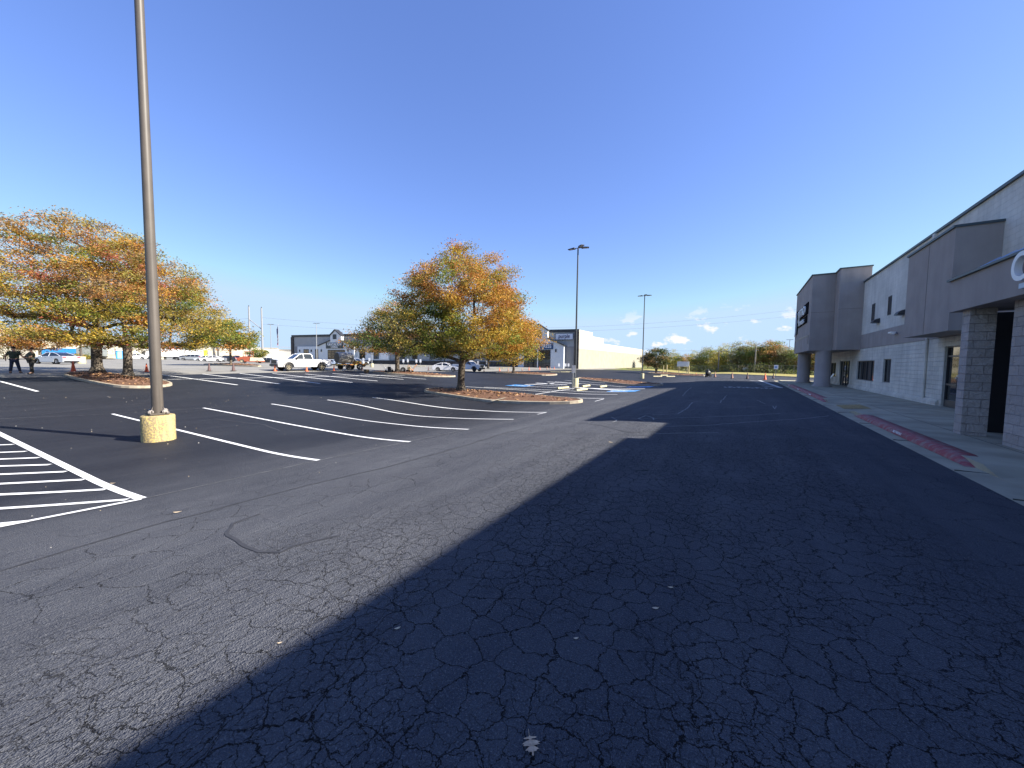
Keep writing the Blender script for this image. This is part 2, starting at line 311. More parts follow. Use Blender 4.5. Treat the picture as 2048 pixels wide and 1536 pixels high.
# draped sheets and strokes
def drape(name, poly, m, off=0., step=.5, kind='structure'):
    xs = [p[0] for p in poly]; ys = [p[1] for p in poly]
    nx = max(1, math.ceil((max(xs)-min(xs))/step)); ny = max(1, math.ceil((max(ys)-min(ys))/step))
    bm = bmesh.new(); x0 = min(xs); y0 = min(ys); dx = (max(xs)-x0)/nx; dy = (max(ys)-y0)/ny
    g = [[bm.verts.new((x0+i*dx, y0+j*dy, 0)) for i in range(nx+1)] for j in range(ny+1)]
    for j in range(ny):
        for i in range(nx): bm.faces.new((g[j][i], g[j][i+1], g[j+1][i+1], g[j+1][i]))
    area = sum(poly[i][0]*poly[(i+1) % len(poly)][1]-poly[(i+1) % len(poly)][0]*poly[i][1] for i in range(len(poly)))
    if area < 0: poly = poly[::-1]
    for i in range(len(poly)):
        a = Vector((*poly[i], 0)); b = Vector((*poly[(i+1) % len(poly)], 0)); d = b-a; nn = Vector((d.y, -d.x, 0))
        bmesh.ops.bisect_plane(bm, geom=bm.verts[:]+bm.edges[:]+bm.faces[:], plane_co=a, plane_no=nn, clear_outer=True)
    for v in bm.verts: v.co.z = hz(v.co.x, v.co.y)+off
    me = bpy.data.meshes.new(name); bm.to_mesh(me); bm.free(); me.materials.append(m)
    o = bpy.data.objects.new(name, me); COL.objects.link(o); o['kind'] = kind; return o
def stroke(mb, pts, w, off=.008, step=.5, mi=0, fixz=None):
    P = [Vector((p[0], p[1])) for p in pts]; Q = [P[0]]
    for a, b in zip(P, P[1:]):
        k = max(1, math.ceil((b-a).length/step)); Q += [a+(b-a)*i/k for i in range(1, k+1)]
    vs = []
    for i, q in enumerate(Q):
        d = (Q[min(i+1, len(Q)-1)]-Q[max(i-1, 0)]).normalized(); nn = Vector((-d.y, d.x))*w/2
        for s in (1, -1):
            e = q+nn*s; vs.append((e.x, e.y, (hz(e.x, e.y) if fixz is None else fixz)+off))
    mb.add(vs, [(2*i+1, 2*i, 2*i+2, 2*i+3) for i in range(len(Q)-1)], mi)
# ------------------------------------------------------------------ ground
def ground():
    xs = sorted(set([-1800,-1100,-700,-450,-300]+list(range(-260,61,5))+[90,150,300,600,1100,1800])); ys = sorted(set([-900,-400,-150,-60]+list(range(-40,201,5))+[260,350,500,800,1300,2400]))
    mb = MB(); nx = len(xs)
    vs = [(x, y, hz(x, y)-(.9 if -245 < x < 60 and -44 < y < 88 and not (x > -30 and y > 60) else .10)) for y in ys for x in xs]
    mb.add(vs, [(j*nx+i, j*nx+i+1, (j+1)*nx+i+1, (j+1)*nx+i) for j in range(len(ys)-1) for i in range(nx-1)])
    struct(mb.build('ground', FIELD))
ground()
KL0, KL1 = (-44., 131.), (62., .5)                           # kerb line of the grass verge
drape('old_parking_lot', [(-250,-45),(-30,-45),(-30,40),(-20,96),(-44,128),(-250,128)], OLD, -.03, 1.5)
drape('asphalt_lot', [(3.12,-9),(3.12,73.5),(-19,100.8),(-33,84),(-41,58),(-41,-9)], ASPH, 0, .5)
drape('asphalt_lane', [(3.12,50.6),(50,15.6),(50,40),(62,.5),(3.12,73.5)][:2]+[(50,16)]+[(3.12,73.5)], ASPH, -.004, 1.)
def off_line(a, b, d):
    a = Vector(a); b = Vector(b); u = (b-a).normalized(); nn = Vector((-u.y, u.x)); return (a+nn*d)[:], (b+nn*d)[:]
a0, b0 = off_line((-30,113.7),(50,15.3), .35); a1, b1 = off_line((-30,113.7),(50,15.3), 17)
o = drape('grass_verge', [a0, b0, b1, a1], GRASS, .05, 1.5)
def verge_kerb():
    mb = MB(); a, b = Vector((-30,113.7)), Vector((50,15.3)); u = (b-a).normalized(); nn = Vector((-u.y,u.x)); L = (b-a).length; n = 60
    for i in range(n):
        p, q = a+u*L*i/n, a+u*(L*(i+1)/n); vs = []
        for e in (p, q):
            for d, h in ((0,-.12),(0,.12),(.18,.13),(.35,.11),(.35,-.12)):
                k = e+nn*d; vs.append((k.x, k.y, hz(k.x,k.y)+h))
        mb.add(vs, [(j, j+1, j+6, j+5) for j in range(4)])
    struct(mb.build('verge_kerb', KERB))
verge_kerb()
# light apron next to the furniture store
drape('store_forecourt', [(-33,84),(-28.5,89.6),(-44,92),(-62,84),(-42,72)], OLD, .01, 1.5)

# painted markings
def lines():
    mb = MB()
    for y, xa, xb in ((2.55,-18.5,-6.9),(5.0,-18.6,-6.9),(7.45,-18.6,-6.9),(9.9,-18.4,-6.8),(12.35,-18.2,-6.7)): pass
    L = [((225,828),(637,921)),((407,816),(820,884)),((543,808),(937,859)),((655,800),(1027,839)),((745,795),(1093,825))]
    for a, b in L:
        p, q = at(*a), at(*b); stroke(mb, [p, q], .10, .008, .4)
    for a, b in [((310,748),(475,770)),((405,748),(560,768)),((480,747),(640,767)),((545,747),(705,765)),((610,748),(755,762)),((665,747),(807,759)),((720,747.5),(852,758.5))]:
        p, q = at(*a), at(*b); stroke(mb, [p, q], .17, .008, .6)
    p, q = at(326,759), at(810,750.5); stroke(mb, [p, q], .16, .008, .8)
    for a, b in [((-60,748),(75,783)),((978,783),(1208,797)),((925,773),(1235,789)),((968,774.5),(1255,784)),((1012,771),(1150,777)),((1060,768.5),(1262,780)),((1110,763),(1290,775)),((1130,760.5),(1300,771)),((1155,759.5),(1305,767))]:
        p, q = at(*a), at(*b); stroke(mb, [p, q], .14, .008, .6)
    p, q = at(1045,793), at(1148,777); stroke(mb, [p, q], .12, .011, .5)
    for a, b in [((1160,776),(1290,777.5)),((1150,774.6),(1275,781)),((1050,769.2),(1108,767.2)),((1072,766),(1135,770)),((1095,763.8),(1160,768))]:
        p, q = at(*a), at(*b); stroke(mb, [p, q], .35, .011, .5)
    for a, b in [((1093,825),(1075,829)),((1190,803),(1208,798))]:
        p, q = at(*a), at(*b); stroke(mb, [p, q], .07, .010, .5)
    # hatched island at lower left
    p, q = at(0,868), at(283,998); d = (q-p).normalized(); stroke(mb, [p-d*7, q], .125, .008, .4)
    a, b = at(283,999), at(150,1025); stroke(mb, [b+(b-a)*6, a], .10, .011, .4)
    for x0, y0, x1, y1 in [(0,890.5,27,889.5),(0,905.5,52,903.5),(0,919,78,916),(0,933,100,930),(0,949.5,132,944),(0,968.5,168,960),(0,990,212,979.5),(0,1018,255,1000),(0,1049,62,1043)]:
        p, q = at(x0,y0), at(x1,y1); stroke(mb, [p+(p-q)*3, q], .10, .010, .4)
    struct(mb.build('stall_lines', PAINT))
    mb = MB()
    for a, b in [((0,838),(225,828)),((225,828),(745,795)),((0,783),(230,773)),((285,998),(637,921)),((637,921),(1093,825)),((1100,826),(1330,790)),((1200,838),(1560,810))]:
        p, q = at(*a), at(*b); stroke(mb, [p, q], .022, .006, .4)
    struct(mb.build('layout_lines', THIN))
    # far fire-lane lettering and hatching, worn white
    mb = MB(); rnd = random.Random(4)
    p, q = at(1447,774.5), at(1548,777.5); u = (q-p)/11
    for i in range(11):
        a = p+u*(i+.12); stroke(mb, [a, a+u*.55], .5, .012, .3); 
        if i % 2: stroke(mb, [a+Vector((0,1.0,0)), a+u*.6+Vector((0,.7,0))], .35, .012, .3)
    p, q = at(1519,761), at(1562,776); stroke(mb, [p, q], .3, .013, .4)
    for t in (.15,.35,.55,.75,.95):
        a = p.lerp(q, t); stroke(mb, [a, a+Vector((-1.1,1.4,0))], .28, .012, .3)
    struct(mb.build('fire_lane_lettering', mat('worn_white_paint', (.62,.64,.66), .7, var=.7, vs=5, lo=.4, hi=.6)))
lines()
def access_mark(px, py, rot):
    c = at(px, py); mb = MB(); w = MB(); 
    def P(u, v): ca, sa = math.cos(rot), math.sin(rot); return (c.x+u*ca-v*sa, c.y+u*sa+v*ca)
    stroke(mb, [P(-1.05,0), P(1.05,0)], 1.9, .014, .3)
    o = mb.build('accessible_bay_marking', BLUEP); struct(o)
    stroke(w, [P(-.62+.3*math.cos(t), -.05+.42*math.sin(t)) for t in [i*PI*1.4/9+.6 for i in range(10)]], .13, .02, .3)
    stroke(w, [P(.35,.15), P(-.1,.1), P(-.35,-.35), P(-.75,-.6)], .14, .022, .3); stroke(w, [P(.1,.13), P(.05,-.3)], .12, .024, .3); stroke(w, [P(.55,.2), P(.75,.2)], .2, .02, .3)
    struct(w.build('wheelchair_symbol', PAINT))
access_mark(1040,771.3,PI); access_mark(1247,782.3,0.0); access_mark(1280,774,0.0)
def seams():
    mb = MB(); rnd = random.Random(8)
    def jag(pts, w, j=.05, step=.35):
        P = [at(*p) for p in pts]; Q = [P[0]]
        for a, b in zip(P, P[1:]):
            k = max(1, int((b-a).length/step))
            for i in range(1, k+1):
                q = a.lerp(b, i/k); Q.append(Vector((q.x+rnd.uniform(-j,j), q.y+rnd.uniform(-j,j), 0)))
        stroke(mb, Q, w, .005, .3)
    jag([(-40,1155),(100,1112),(330,1045),(470,1008),(600,975),(760,938),(880,906),(960,882),(1010,866),(1050,857)], .045, .03)
    jag([(520,1028),(465,1048),(452,1066),(480,1088),(520,1104),(560,1106),(590,1090),(680,1072)], .038, .014, .12)
    jag([(820,842),(870,828),(905,826),(870,838),(835,841)], .05, .03)
    jag([(80,830),(140,822),(200,815),(300,806)], .05, .03)
    jag([(430,838),(530,850),(560,862)], .05, .03); jag([(1010,868),(1160,868),(1290,871)], .022, .03)
    jag([(1120,842),(1200,851),(1260,866),(1330,862)], .03, .04)
    struct(mb.build('crack_sealer', TAR))
    mb2 = mb; mb = MB()
    def jl(pts, w, j): 
        P = [at(*p) for p in pts]; Q = [P[0]]
        for a, b in zip(P, P[1:]):
            k = max(1, int((b-a).length/.3))
            for i in range(1, k+1):
                q = a.lerp(b, i/k); Q.append(Vector((q.x+rnd.uniform(-j,j), q.y+rnd.uniform(-j,j), 0)))
        stroke(mb, Q, w, .006, .3)
    for pts in [[(1222,834),(1235,840),(1225,845)],[(1276,838),(1290,831),(1305,836),(1306,840),(1290,842),(1276,838)],[(1305,830),(1355,828),(1372,818),(1385,805),(1395,803)],[(1366,792),(1372,783),(1383,775)],[(1440,806),(1445,799),(1453,791)],[(1514,800),(1530,808)],[(1545,812),(1548,818),(1553,812)],[(1310,868),(1390,866),(1440,866.5)],[(1330,853),(1410,851),(1480,846),(1600,838),(1660,832)],[(1225,836),(1300,838),(1400,835),(1500,831),(1560,827)]]: jl(pts, .028, .035)
    struct(mb.build('weathered_cracks', mat('crack_dust', (.30,.31,.31), .9, var=.4, vs=9)))
seams()

# planted islands with kerbs
def island(pts, label, mulch=True, seedv=1, hk=.15):
    P = [Vector((p[0], p[1])) for p in pts]; n = len(P)
    c = sum(P, Vector((0,0)))/n
    if sum(P[i].x*P[(i+1) % n].y-P[(i+1) % n].x*P[i].y for i in range(n)) < 0: P = P[::-1]
    # round corners
    Q = P
    for _ in range(2):
        Z = []
        for i in range(len(Q)):
            a, b = Q[i], Q[(i+1) % len(Q)]; L = (b-a).length; t = min(.25, .9/max(L,.01)); Z += [a.lerp(b, t), a.lerp(b, 1-t)]
        Q = Z
    W = []
    for i in range(len(Q)):                                     # keep long edges draped
        a, b = Q[i], Q[(i+1) % len(Q)]; k = max(1, int((b-a).length/1.0)); W += [a.lerp(b, j/k) for j in range(k)]
    n = len(W); root = thing('planted_island', label, 'traffic island', (c.x, c.y, hz(c.x,c.y)), 0, 'kerbed tree islands')
    o3 = Vector((c.x, c.y, hz(c.x,c.y)))
    nor = []
    for i in range(n):
        d = (W[(i+1) % n]-W[i-1]).normalized(); nor.append(Vector((-d.y, d.x)))
    mb = MB(); vs = []
    prof = [(0,-.1),(.02,hk-.02),(.05,hk),(.16,hk),(.17,hk-.07)]
    for i in range(n):
        for d, h in prof: q = W[i]+nor[i]*d; vs.append(Vector((q.x,q.y,hz(q.x,q.y)+h))-o3)
    k = len(prof); mb.add(vs, [(i*k+j, ((i+1) % n)*k+j, ((i+1) % n)*k+j+1, i*k+j+1) for i in range(n) for j in range(k-1)])
    mb.build('kerb', KERB, root)
    mb = MB(); vs = []; rnd = random.Random(seedv); rings = 6
    for j in range(rings):
        t = j/(rings)
        for i in range(n):
            q = (W[i]+nor[i]*.165).lerp(c, t); vs.append(Vector((q.x,q.y,hz(q.x,q.y)+hk-.05+.14*(1-(1-t)**2)+rnd.uniform(0,.03)))-o3)
    vs.append(Vector((0,0,hk+.1)))
    fs = [(j*n+i, j*n+(i+1) % n, (j+1)*n+(i+1) % n, (j+1)*n+i) for j in range(rings-1) for i in range(n)]+[((rings-1)*n+i, (rings-1)*n+(i+1) % n, rings*n) for i in range(n)]
    mb.add(vs, fs, 0, True)
    # bark chips and fallen leaves standing a little off the bed
    for _ in range(int(120+60*len(P))):
        i = rnd.randrange(n); t = rnd.random()**.8*.95; q = (W[i]+nor[i]*.2).lerp(c, t); z = hz(q.x,q.y)+hk-.03+.14*(1-(1-t)**2)-o3.z
        a = rnd.uniform(0,6.28); s = rnd.uniform(.04,.10); u = Vector((math.cos(a)*s, math.sin(a)*s, rnd.uniform(-.02,.04))); v = Vector((-math.sin(a)*s*.5, math.cos(a)*s*.5, rnd.uniform(-.01,.03))); b = Vector((q.x-o3.x,q.y-o3.y,z+.02))
        mb.add([b-u-v,b+u-v,b+u+v,b-u+v], [(0,1,2,3)], rnd.choice((1,2,2)))
    mb.build('mulch_bed', [MULCH, mat('dry_leaf', (.36,.20,.09), .8), mat('bark_chip', (.17,.09,.06), .9)], root)
    return root
isl1 = island([at(838,784)[:2], at(980,806)[:2], at(1166,808)[:2], at(1166,800)[:2], at(1040,790)[:2], at(870,777)[:2]], 'long kerbed mulch island carrying the golden oak in the middle of the lot', seedv=2)
mb = MB(); pa, pb = at(983,803,.16), at(1036,791,.16); stroke(mb, [pa, pb], .16, .19, .5); o = mb.build('divider', KERB, None); o.parent = isl1; o.matrix_parent_inverse = Matrix.Translation(-isl1.location)
island([at(118,749)[:2], at(150,760)[:2], at(232,776)[:2], at(300,777)[:2], at(350,772)[:2], at(338,765)[:2], at(250,752)[:2], at(180,744)[:2]], 'kerbed mulch island under the two left oaks beside the brown pole', seedv=3)
island([at(735,744.5)[:2], at(855,753.5)[:2], at(910,754.5)[:2], at(912,752.5)[:2], at(860,748)[:2], at(760,743)[:2]], 'kerbed mulch island holding the striping tools behind the golden oak', seedv=4)
island([at(1152,758.5)[:2], at(1250,771)[:2], at(1330,772)[:2], at(1322,768)[:2], at(1236,762)[:2], at(1160,756)[:2]], 'bare kerbed island right of the middle light pole', seedv=5)
island([at(985,746)[:2], at(1090,751.5)[:2], at(1116,750.5)[:2], at(1112,748)[:2], at(1020,744.5)[:2]], 'thin kerbed island in front of the mattress store doors', seedv=6)
island([at(1290,746.5)[:2], at(1340,750)[:2], at(1410,753)[:2], at(1408,750)[:2], at(1330,746)[:2]], 'kerbed mulch island with the small multi-stemmed tree near the verge', seedv=7)
island([at(400,729)[:2], at(470,732.2)[:2], at(524,733.6)[:2], at(520,731)[:2], at(450,728.2)[:2]], 'yellow kerbed island beneath the small green tree by the parked cars', seedv=8)

# ------------------------------------------------------------------ pavement in front of the store
def sidewalk():
    mb = MB(); z = .13
    def seg(y0, y1, xk, zk): pass
    # slab with dropped ramp between the two red kerbs
    ys = [-9, 8.9, 9.4, 10.0, 17.3, 17.9, 18.6, 22.3, 23.2, 24, 30, 38, 44, 50.5]
    def zk(y): return .02 if (y < 9.0 or 18.4 < y < 22.6) else .13
    for a, b in zip(ys, ys[1:]):
        mb.add([(3.5,a,zk(a)),(4.6,a,.13),(4.6,b,.13),(3.5,b,zk(b)),(7.2,a,.13),(7.2,b,.13)], [(0,1,2,3),(1,4,5,2)])
    for a, b in zip(ys, ys[1:]): mb.add([(3.5,a,zk(a)),(3.5,b,zk(b)),(3.5,b,-.1),(3.5,a,-.1)], [(0,1,2,3)])
    mb.add([(7.2,50.5,.13),(30,50.5,.13),(30,48,.13),(7.2,48,.13)], [(0,1,2,3)])
    mb.box(3.5,50.5,-.2,30,50.65,.13)
    struct(mb.build('sidewalk', CONC))
    g = MB(); g.add([(3.1,-9,.004),(3.5,-9,.018),(3.5,50.6,.018),(3.1,50.6,.004)], [(0,1,2,3)]); g.add([(3.1,50.6,.004),(3.5,50.6,.018),(3.5,52,.018),(3.1,52,.004)], [(0,1,2,3)]); struct(g.build('gutter', CONC))
    j = MB()
    for y in [-6,-3,0,3,6,7.6,9.2,12.2,15.2,18.2,21.2,24.2,27.2,30.2,33.2,36.2,39.2,42.2,45.2,48.2]: j.box(4.62,y,.125,7.08,y+.015,.1325); j.box(3.12,y,.0,3.5,y+.012,.0215)
    j.box(4.6,-9,.125,4.615,50.4,.1325); struct(j.build('pavement_joints', mat('joint_dirt', (.07,.068,.06), .95)))
    for y0, y1 in ((9.6,17.3),(23.0,40.6)):
        k = MB(); n = 24
        for i in range(n):
            a = y0+(y1-y0)*i/n; b = y0+(y1-y0)*(i+1)/n; ta = min(1, min(i, n-i)/1.5); tb = min(1, min(i+1, n-i-1)/1.5)
            pr = lambda t: [(3.38,.02),(3.42,.02+.08*t),(3.50,.02+.123*t),(3.72,.02+.123*t),(3.74,.015)]
            vs = [(x,a,z) for x,z in pr(ta)]+[(x,b,z) for x,z in pr(tb)]; k.add(vs, [(q,q+1,q+6,q+5) for q in range(4)], 0, True)
        o = struct(k.build('red_kerb', REDK))
    for y in (12.95, 38.6, 32.6, 27.2):
        M = frame(Vector((3.388,y,.075)), (0,-1,0), (.36,0,.93)); t = text('no_parking_lettering', 'NO PARKING', .085, PAINT, None, Matrix.Translation((-.02,0,.02)) @ M, .001, sx=1.15 if y < 20 else 1.6); struct(t)
    pad = MB(); pad.add([(3.55,19.6,.035),(4.35,19.6,.112),(4.35,21.3,.112),(3.55,21.3,.035)], [(0,1,2,3)])
    for i in range(8):
        for q in range(14):
            x = 3.6+i*.1; pad.cbox((x, 19.68+q*.12, .045+(x-3.55)*.096), (.03,.03,.012))
    struct(pad.build('tactile_paving', mat('tactile_yellow', (.42,.31,.14), .85, var=.35, vs=6)))
sidewalk()

# ------------------------------------------------------------------ the long store building at right
def store():
    B = thing('store_building', 'long taupe and cream store building with canopy and round columns along the right sidewalk', 'building', (7.1,0,0))
    bx = MB(); X = 0.0                                     # local x = world x - 7.1
    # upper wall and roof volume
    def wallseg(y0, y1, z0, z1, m, name, t=.3): 
        w = MB(); w.box(0,y0,z0,t,y1,z1); return w.build(name, m, B)
    wallseg(15.35, 49.3, 3.98, 7.70, STUC, 'upper_wall'); 
    b = MB(); b.box(-.03,15.35,3.0,.3,49.28,3.975); b.build('painted_band', TAUPE, B)
    # lower wall with openings left where windows and doors stand
    ops = [(21.0,22.55,.13,2.62),(29.0,30.35,.83,2.2),(32.1,36.3,.80,2.15),(38.4,41.9,.13,2.2),(43.4,45.9,.78,2.08),(47.2,48.0,.78,2.08)]
    w = MB(); y = 15.35
    for a, c, z0, z1 in ops:
        w.box(0,y,.1,.3,a,2.997); 
        if z0 > .2: w.box(0,a,.1,.3,c,z0)
        w.box(0,a,z1,.3,c,2.997); y = c
    w.box(0,y,.1,.3,49.25,2.997); w.build('block_wall', SPLIT, B)
    p = MB(); ya = 22.75
    for a, c in ((22.75,38.2),(42.1,49.2)): p.box(-.10,a,.1,-.002,c,.30); p.box(-.06,a,.30,-.002,c,.36)
    p.build('plinth', SPLIT, B)
    vol = MB(); vol.box(.3,15.35,.1,34,49.27,7.5); vol.box(.31,-25,.1,34,15.34,6.2); vol.box(.31,-25,6.2,34,12.0,6.45); vol.build('roof_and_side_walls', STUC, B)
    c = MB(); c.box(-.08,15.3,7.70,.4,35.60,7.80); c.box(-.08,47.2,7.70,.4,49.3,7.80); c.box(-.08,35.6,7.70,.4,47.2,7.80); c.build('coping', COPE, B)
    nw = MB(); nw.box(0,-25,.1,.3,15.34,6.25); nw.box(.0,-25,6.25,.3,12.0,6.55); nw.build('entrance_wall', SPLITT, B)
    # windows and doors
    def window(y0, y1, z0, z1, mull=(), sill=False, trans=None, name='window'):
        f = MB(); t = .05; xi = .08; xo = .16
        f.box(xi,y0,z0,xo,y0+t,z1); f.box(xi,y1-t,z0,xo,y1,z1); f.box(xi,y0+t,z0,xo,y1-t,z0+t); f.box(xi,y0+t,z1-t,xo,y1-t,z1)
        for m_ in mull: f.box(xi,m_-t/2,z0+t,xo,m_+t/2,z1-t)
        if trans: f.box(xi-.003,y0+t,trans,xo,y1-t,trans+.06)
        o = f.build(name, DARKM, B); g = MB(); g.box(.12,y0+t,z0+t,.135,y1-t,z1-t); g.build('pane', GLASS, o); return o
    window(29.0,30.35,.83,2.2); window(32.1,36.3,.80,2.15,(33.15,34.2,35.25)); window(43.4,45.9,.78,2.08,(44.6,)); window(47.2,48.0,.78,2.08)
    d = window(21.0,22.55,.13,2.62,(21.22,),trans=2.18,name='glass_door'); h = MB(); h.tube((.03,21.42,.95),(.03,21.42,1.35),.015); h.box(.075,21.25,.15,.12,22.5,.42); h.box(.07,21.25,1.02,.12,22.5,1.09); h.build('push_bar', DARKM, d)
    text('door_notice', 'OPEN\nMON - SAT\n10 - 7', .085, SIGNW, d, frame(Vector((.108,21.62,1.32)), (0,-1,0), (0,0,1)), .001)
    d = window(38.4,41.9,.13,2.2,(39.3,40.15,41.0),name='glass_door'); 
    for yy in (40.0,40.3): h = MB(); h.tube((.03,yy,.9),(.03,yy,1.3),.015); h.build('push_bar', GALV, d)
    for y0, y1, z0, z1 in ((29.6,30.2,4.75,5.85),(32.75,33.4,4.75,5.85)):
        f = MB(); t = .04; f.box(-.02,y0,z0,.0-.002,y0+t,z1); f.box(-.02,y1-t,z0,-.002,y1,z1); f.box(-.02,y0+t,z0,-.002,y1-t,z0+t); f.box(-.02,y0+t,z1-t,-.002,y1-t,z1); o = f.build('window', DARKM, B); g = MB(); g.box(-.012,y0+t,z0+t,-.004,y1-t,z1-t); g.build('pane', GLASS, o)
    for y in (31.85, 27.55):
        f = MB(); pts = [(.0-.35*math.cos(t)*.9, .25*math.sin(t)) for t in [i*PI/2/6 for i in range(7)]]
        f.prism([(-.002,-.02)]+[(a,b) for a,b in pts]+[(-.002,.25)], y-.3, y+.3); o = f.build('wall_lamp', DARKM, B, (0,0,4.5)); 
        g = MB(); g.box(-.26,y-.2,-.035,-.03,y+.2,-.022); g.build('lens', LENS, o)
    f = MB(); f.tube((-.02,28.3,3.55),(-.18,28.2,3.6),.02); f.tube((-.2,28.6,3.62),(-.22,28.0,3.56),.055); f.box(-.30,28.65,3.60,-.12,28.1,3.68); f.build('security_camera', WHITE, B)
    # projecting boxes
    t = MB(); t.box(-1.08,19.03,3.04,.002-.004,23.24,6.56); t.build('projecting_box', TAUPE, B); t = MB(); t.box(-1.086,21.1,3.06,-1.081,21.112,6.55); t.build('control_joint', mat('dark_joint', (.12,.105,.10), .9), B); t = MB(); t.box(-1.14,18.98,6.56,-.0,23.3,6.64); t.build('coping', COPE, B)  # control joint drawn as a thin dark seam strip on the face
    t = MB(); t.box(-1.33,35.65,2.95,-.004,47.0,8.80); t.box(-2.74,37.10,2.95,-1.334,46.9,8.78); t.build('entrance_tower', TAUPE, B); t = MB(); t.box(-1.336,35.644,5.9,-.004,35.649,5.915); t.build('control_joint', mat('dark_joint', (.12,.105,.10), .9), B); t = MB(); t.box(-2.738,37.094,5.9,-1.336,37.099,5.915); t.build('control_joint', mat('dark_joint', (.12,.105,.10), .9), B)
    t = MB(); t.box(-1.40,35.60,8.80,.4,47.1,8.88); t.box(-2.81,37.04,8.78,-1.40,46.97,8.86); t.build('coping', COPE, B); t = MB(); t.box(-.006,35.65,7.81,.35,47.0,8.80); t.build('tower_back', TAUPE, B)
    t = MB(); t.box(-2.765,37.6,3.5,-2.742,37.66,4.2); t.box(-2.765,37.66,4.14,-2.742,46.2,4.2); t.box(-2.765,46.2,3.1,-2.742,46.26,4.2); t.build('reveal_trim', DARKM, B)
    for y in (45.0, 37.55):
        c = MB(); c.lathe([(.60,.13),(.60,.26),(.545,.28),(.50,.30),(.50,2.945)], 28, c=(0,0,0)); o = c.build('round_column', TAUPE, B, (-2.1 if y > 40 else -1.75,y,0))
    # canopy with fascia, metal roof band, block piers
    t = MB(); t.box(-2.7,-25,3.14,-2.4,13.95,3.92); t.box(-2.4,13.65,3.14,-.0,13.95,3.9); t.box(-2.4,-25,3.16,-.0,13.65,3.3); t.build('canopy_fascia', TAUPE, B)
    t = MB(); t.box(-2.76,-25,3.92,-2.38,14.0,3.97); t.build('canopy_trim', COPE, B)
    t = MB(); t.add([(-2.66,-25,3.972),(-2.66,13.45,3.972),(-2.2,13.3,4.26),(-2.2,-25,4.26),(0,-25,4.26),(0,13.3,4.26),(-2.2,13.45,3.972),(0,13.45,3.972)], [(0,1,2,3),(3,2,5,4),(1,6,2),(6,7,5,2)]); 
    for k in range(62): 
        yy = 13.2-k*.6; t.add([(-2.655,yy,3.975),(-2.655,yy-.03,3.975),(-2.195,yy-.03,4.29),(-2.195,yy,4.29),(-2.66,yy-.015,4.005),(-2.2,yy-.015,4.30)], [(0,3,5,4),(4,5,2,1)])
    t.build('canopy_roof', BLUEM, B)
    for x0, x1, y0, y1 in ((-2.56,-2.14,13.27,13.62),(-2.36,-1.7,9.6,12.08),(-2.38,-1.7,3.0,5.6)):
        m_ = MB(); m_.box(x0,y0,.11,x1,y1,3.155); o = m_.build('block_pier', SPLITT, B)
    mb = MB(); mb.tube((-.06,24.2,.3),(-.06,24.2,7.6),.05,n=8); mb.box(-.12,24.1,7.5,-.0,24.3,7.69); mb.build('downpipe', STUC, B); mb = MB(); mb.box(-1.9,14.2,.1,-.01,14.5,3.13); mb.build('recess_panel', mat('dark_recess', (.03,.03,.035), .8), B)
    # channel letters
    M = frame(Vector((-2.80,11.08,3.60)), (0,-1,0), (0,0,1)); text('canopy_lettering', 'Cato', .74, SIGNW, B, M, .05, align='LEFT')
    mb = MB(); mb.box(-2.78,8.9,3.235,-2.702,10.95,3.33); mb.build('letter_raceway', mat('pale_blue_metal', (.45,.55,.68), .4), B)
    dk = MB(); dk.box(-2.80,38.35,5.98,-2.744,44.6,6.95); dk.box(-2.80,38.7,5.3,-2.744,44.4,5.9); dk.box(-2.80,44.75,4.75,-2.744,45.9,7.0); dk.build('sign_backing', mat('matt_black', (.006,.006,.008), .95, spec=.03), B)
    text('sign_lettering', 'J', 2.5, SIGNW, B, frame(Vector((-2.86,45.3,5.9)), (0,-1,0), (0,0,1)), .05, fat=0)
    text('sign_lettering', 'ymo', 1.6, SIGNW, B, frame(Vector((-2.86,41.4,6.55)), (0,-1,0), (0,0,1)), .05, sx=1.55, fat=-.008)
    text('sign_lettering', 'fitness', .75, SIGNW, B, frame(Vector((-2.86,41.5,5.6)), (0,-1,0), (0,0,1)), .04, sx=1.9, fat=-.008)
    return B
store()
for i, y in enumerate((44.9, 43.0)):
    c = thing('lounge_chair', ('white slatted chair by the entrance windows, nearer the round columns' if i == 0 else 'white slatted chair by the entrance, next to the glass doors'), 'chair', (6.35,y,.13), R(180), 'chairs by the entrance')
    m = MB(); m.cbox((0,0,.38), (.55,.5,.04)); m.build('seat', SIGNW, c); m = MB(); m.add([(-.25,-.25,.40),(-.25,.25,.40),(-.55,.25,.95),(-.55,-.25,.95),(-.28,-.25,.38),(-.28,.25,.38),(-.58,.25,.93),(-.58,-.25,.93)], [(0,1,2,3),(7,6,5,4),(0,4,5,1),(1,5,6,2),(2,6,7,3),(3,7,4,0)]); m.build('backrest', SIGNW, c)
    for sx in (-.25,.25):
        for sy in (-.22,.22): m = MB(); m.tube((sx,sy,0),(sx,sy,.37),.02,n=8); m.build('leg', DARKM, c)

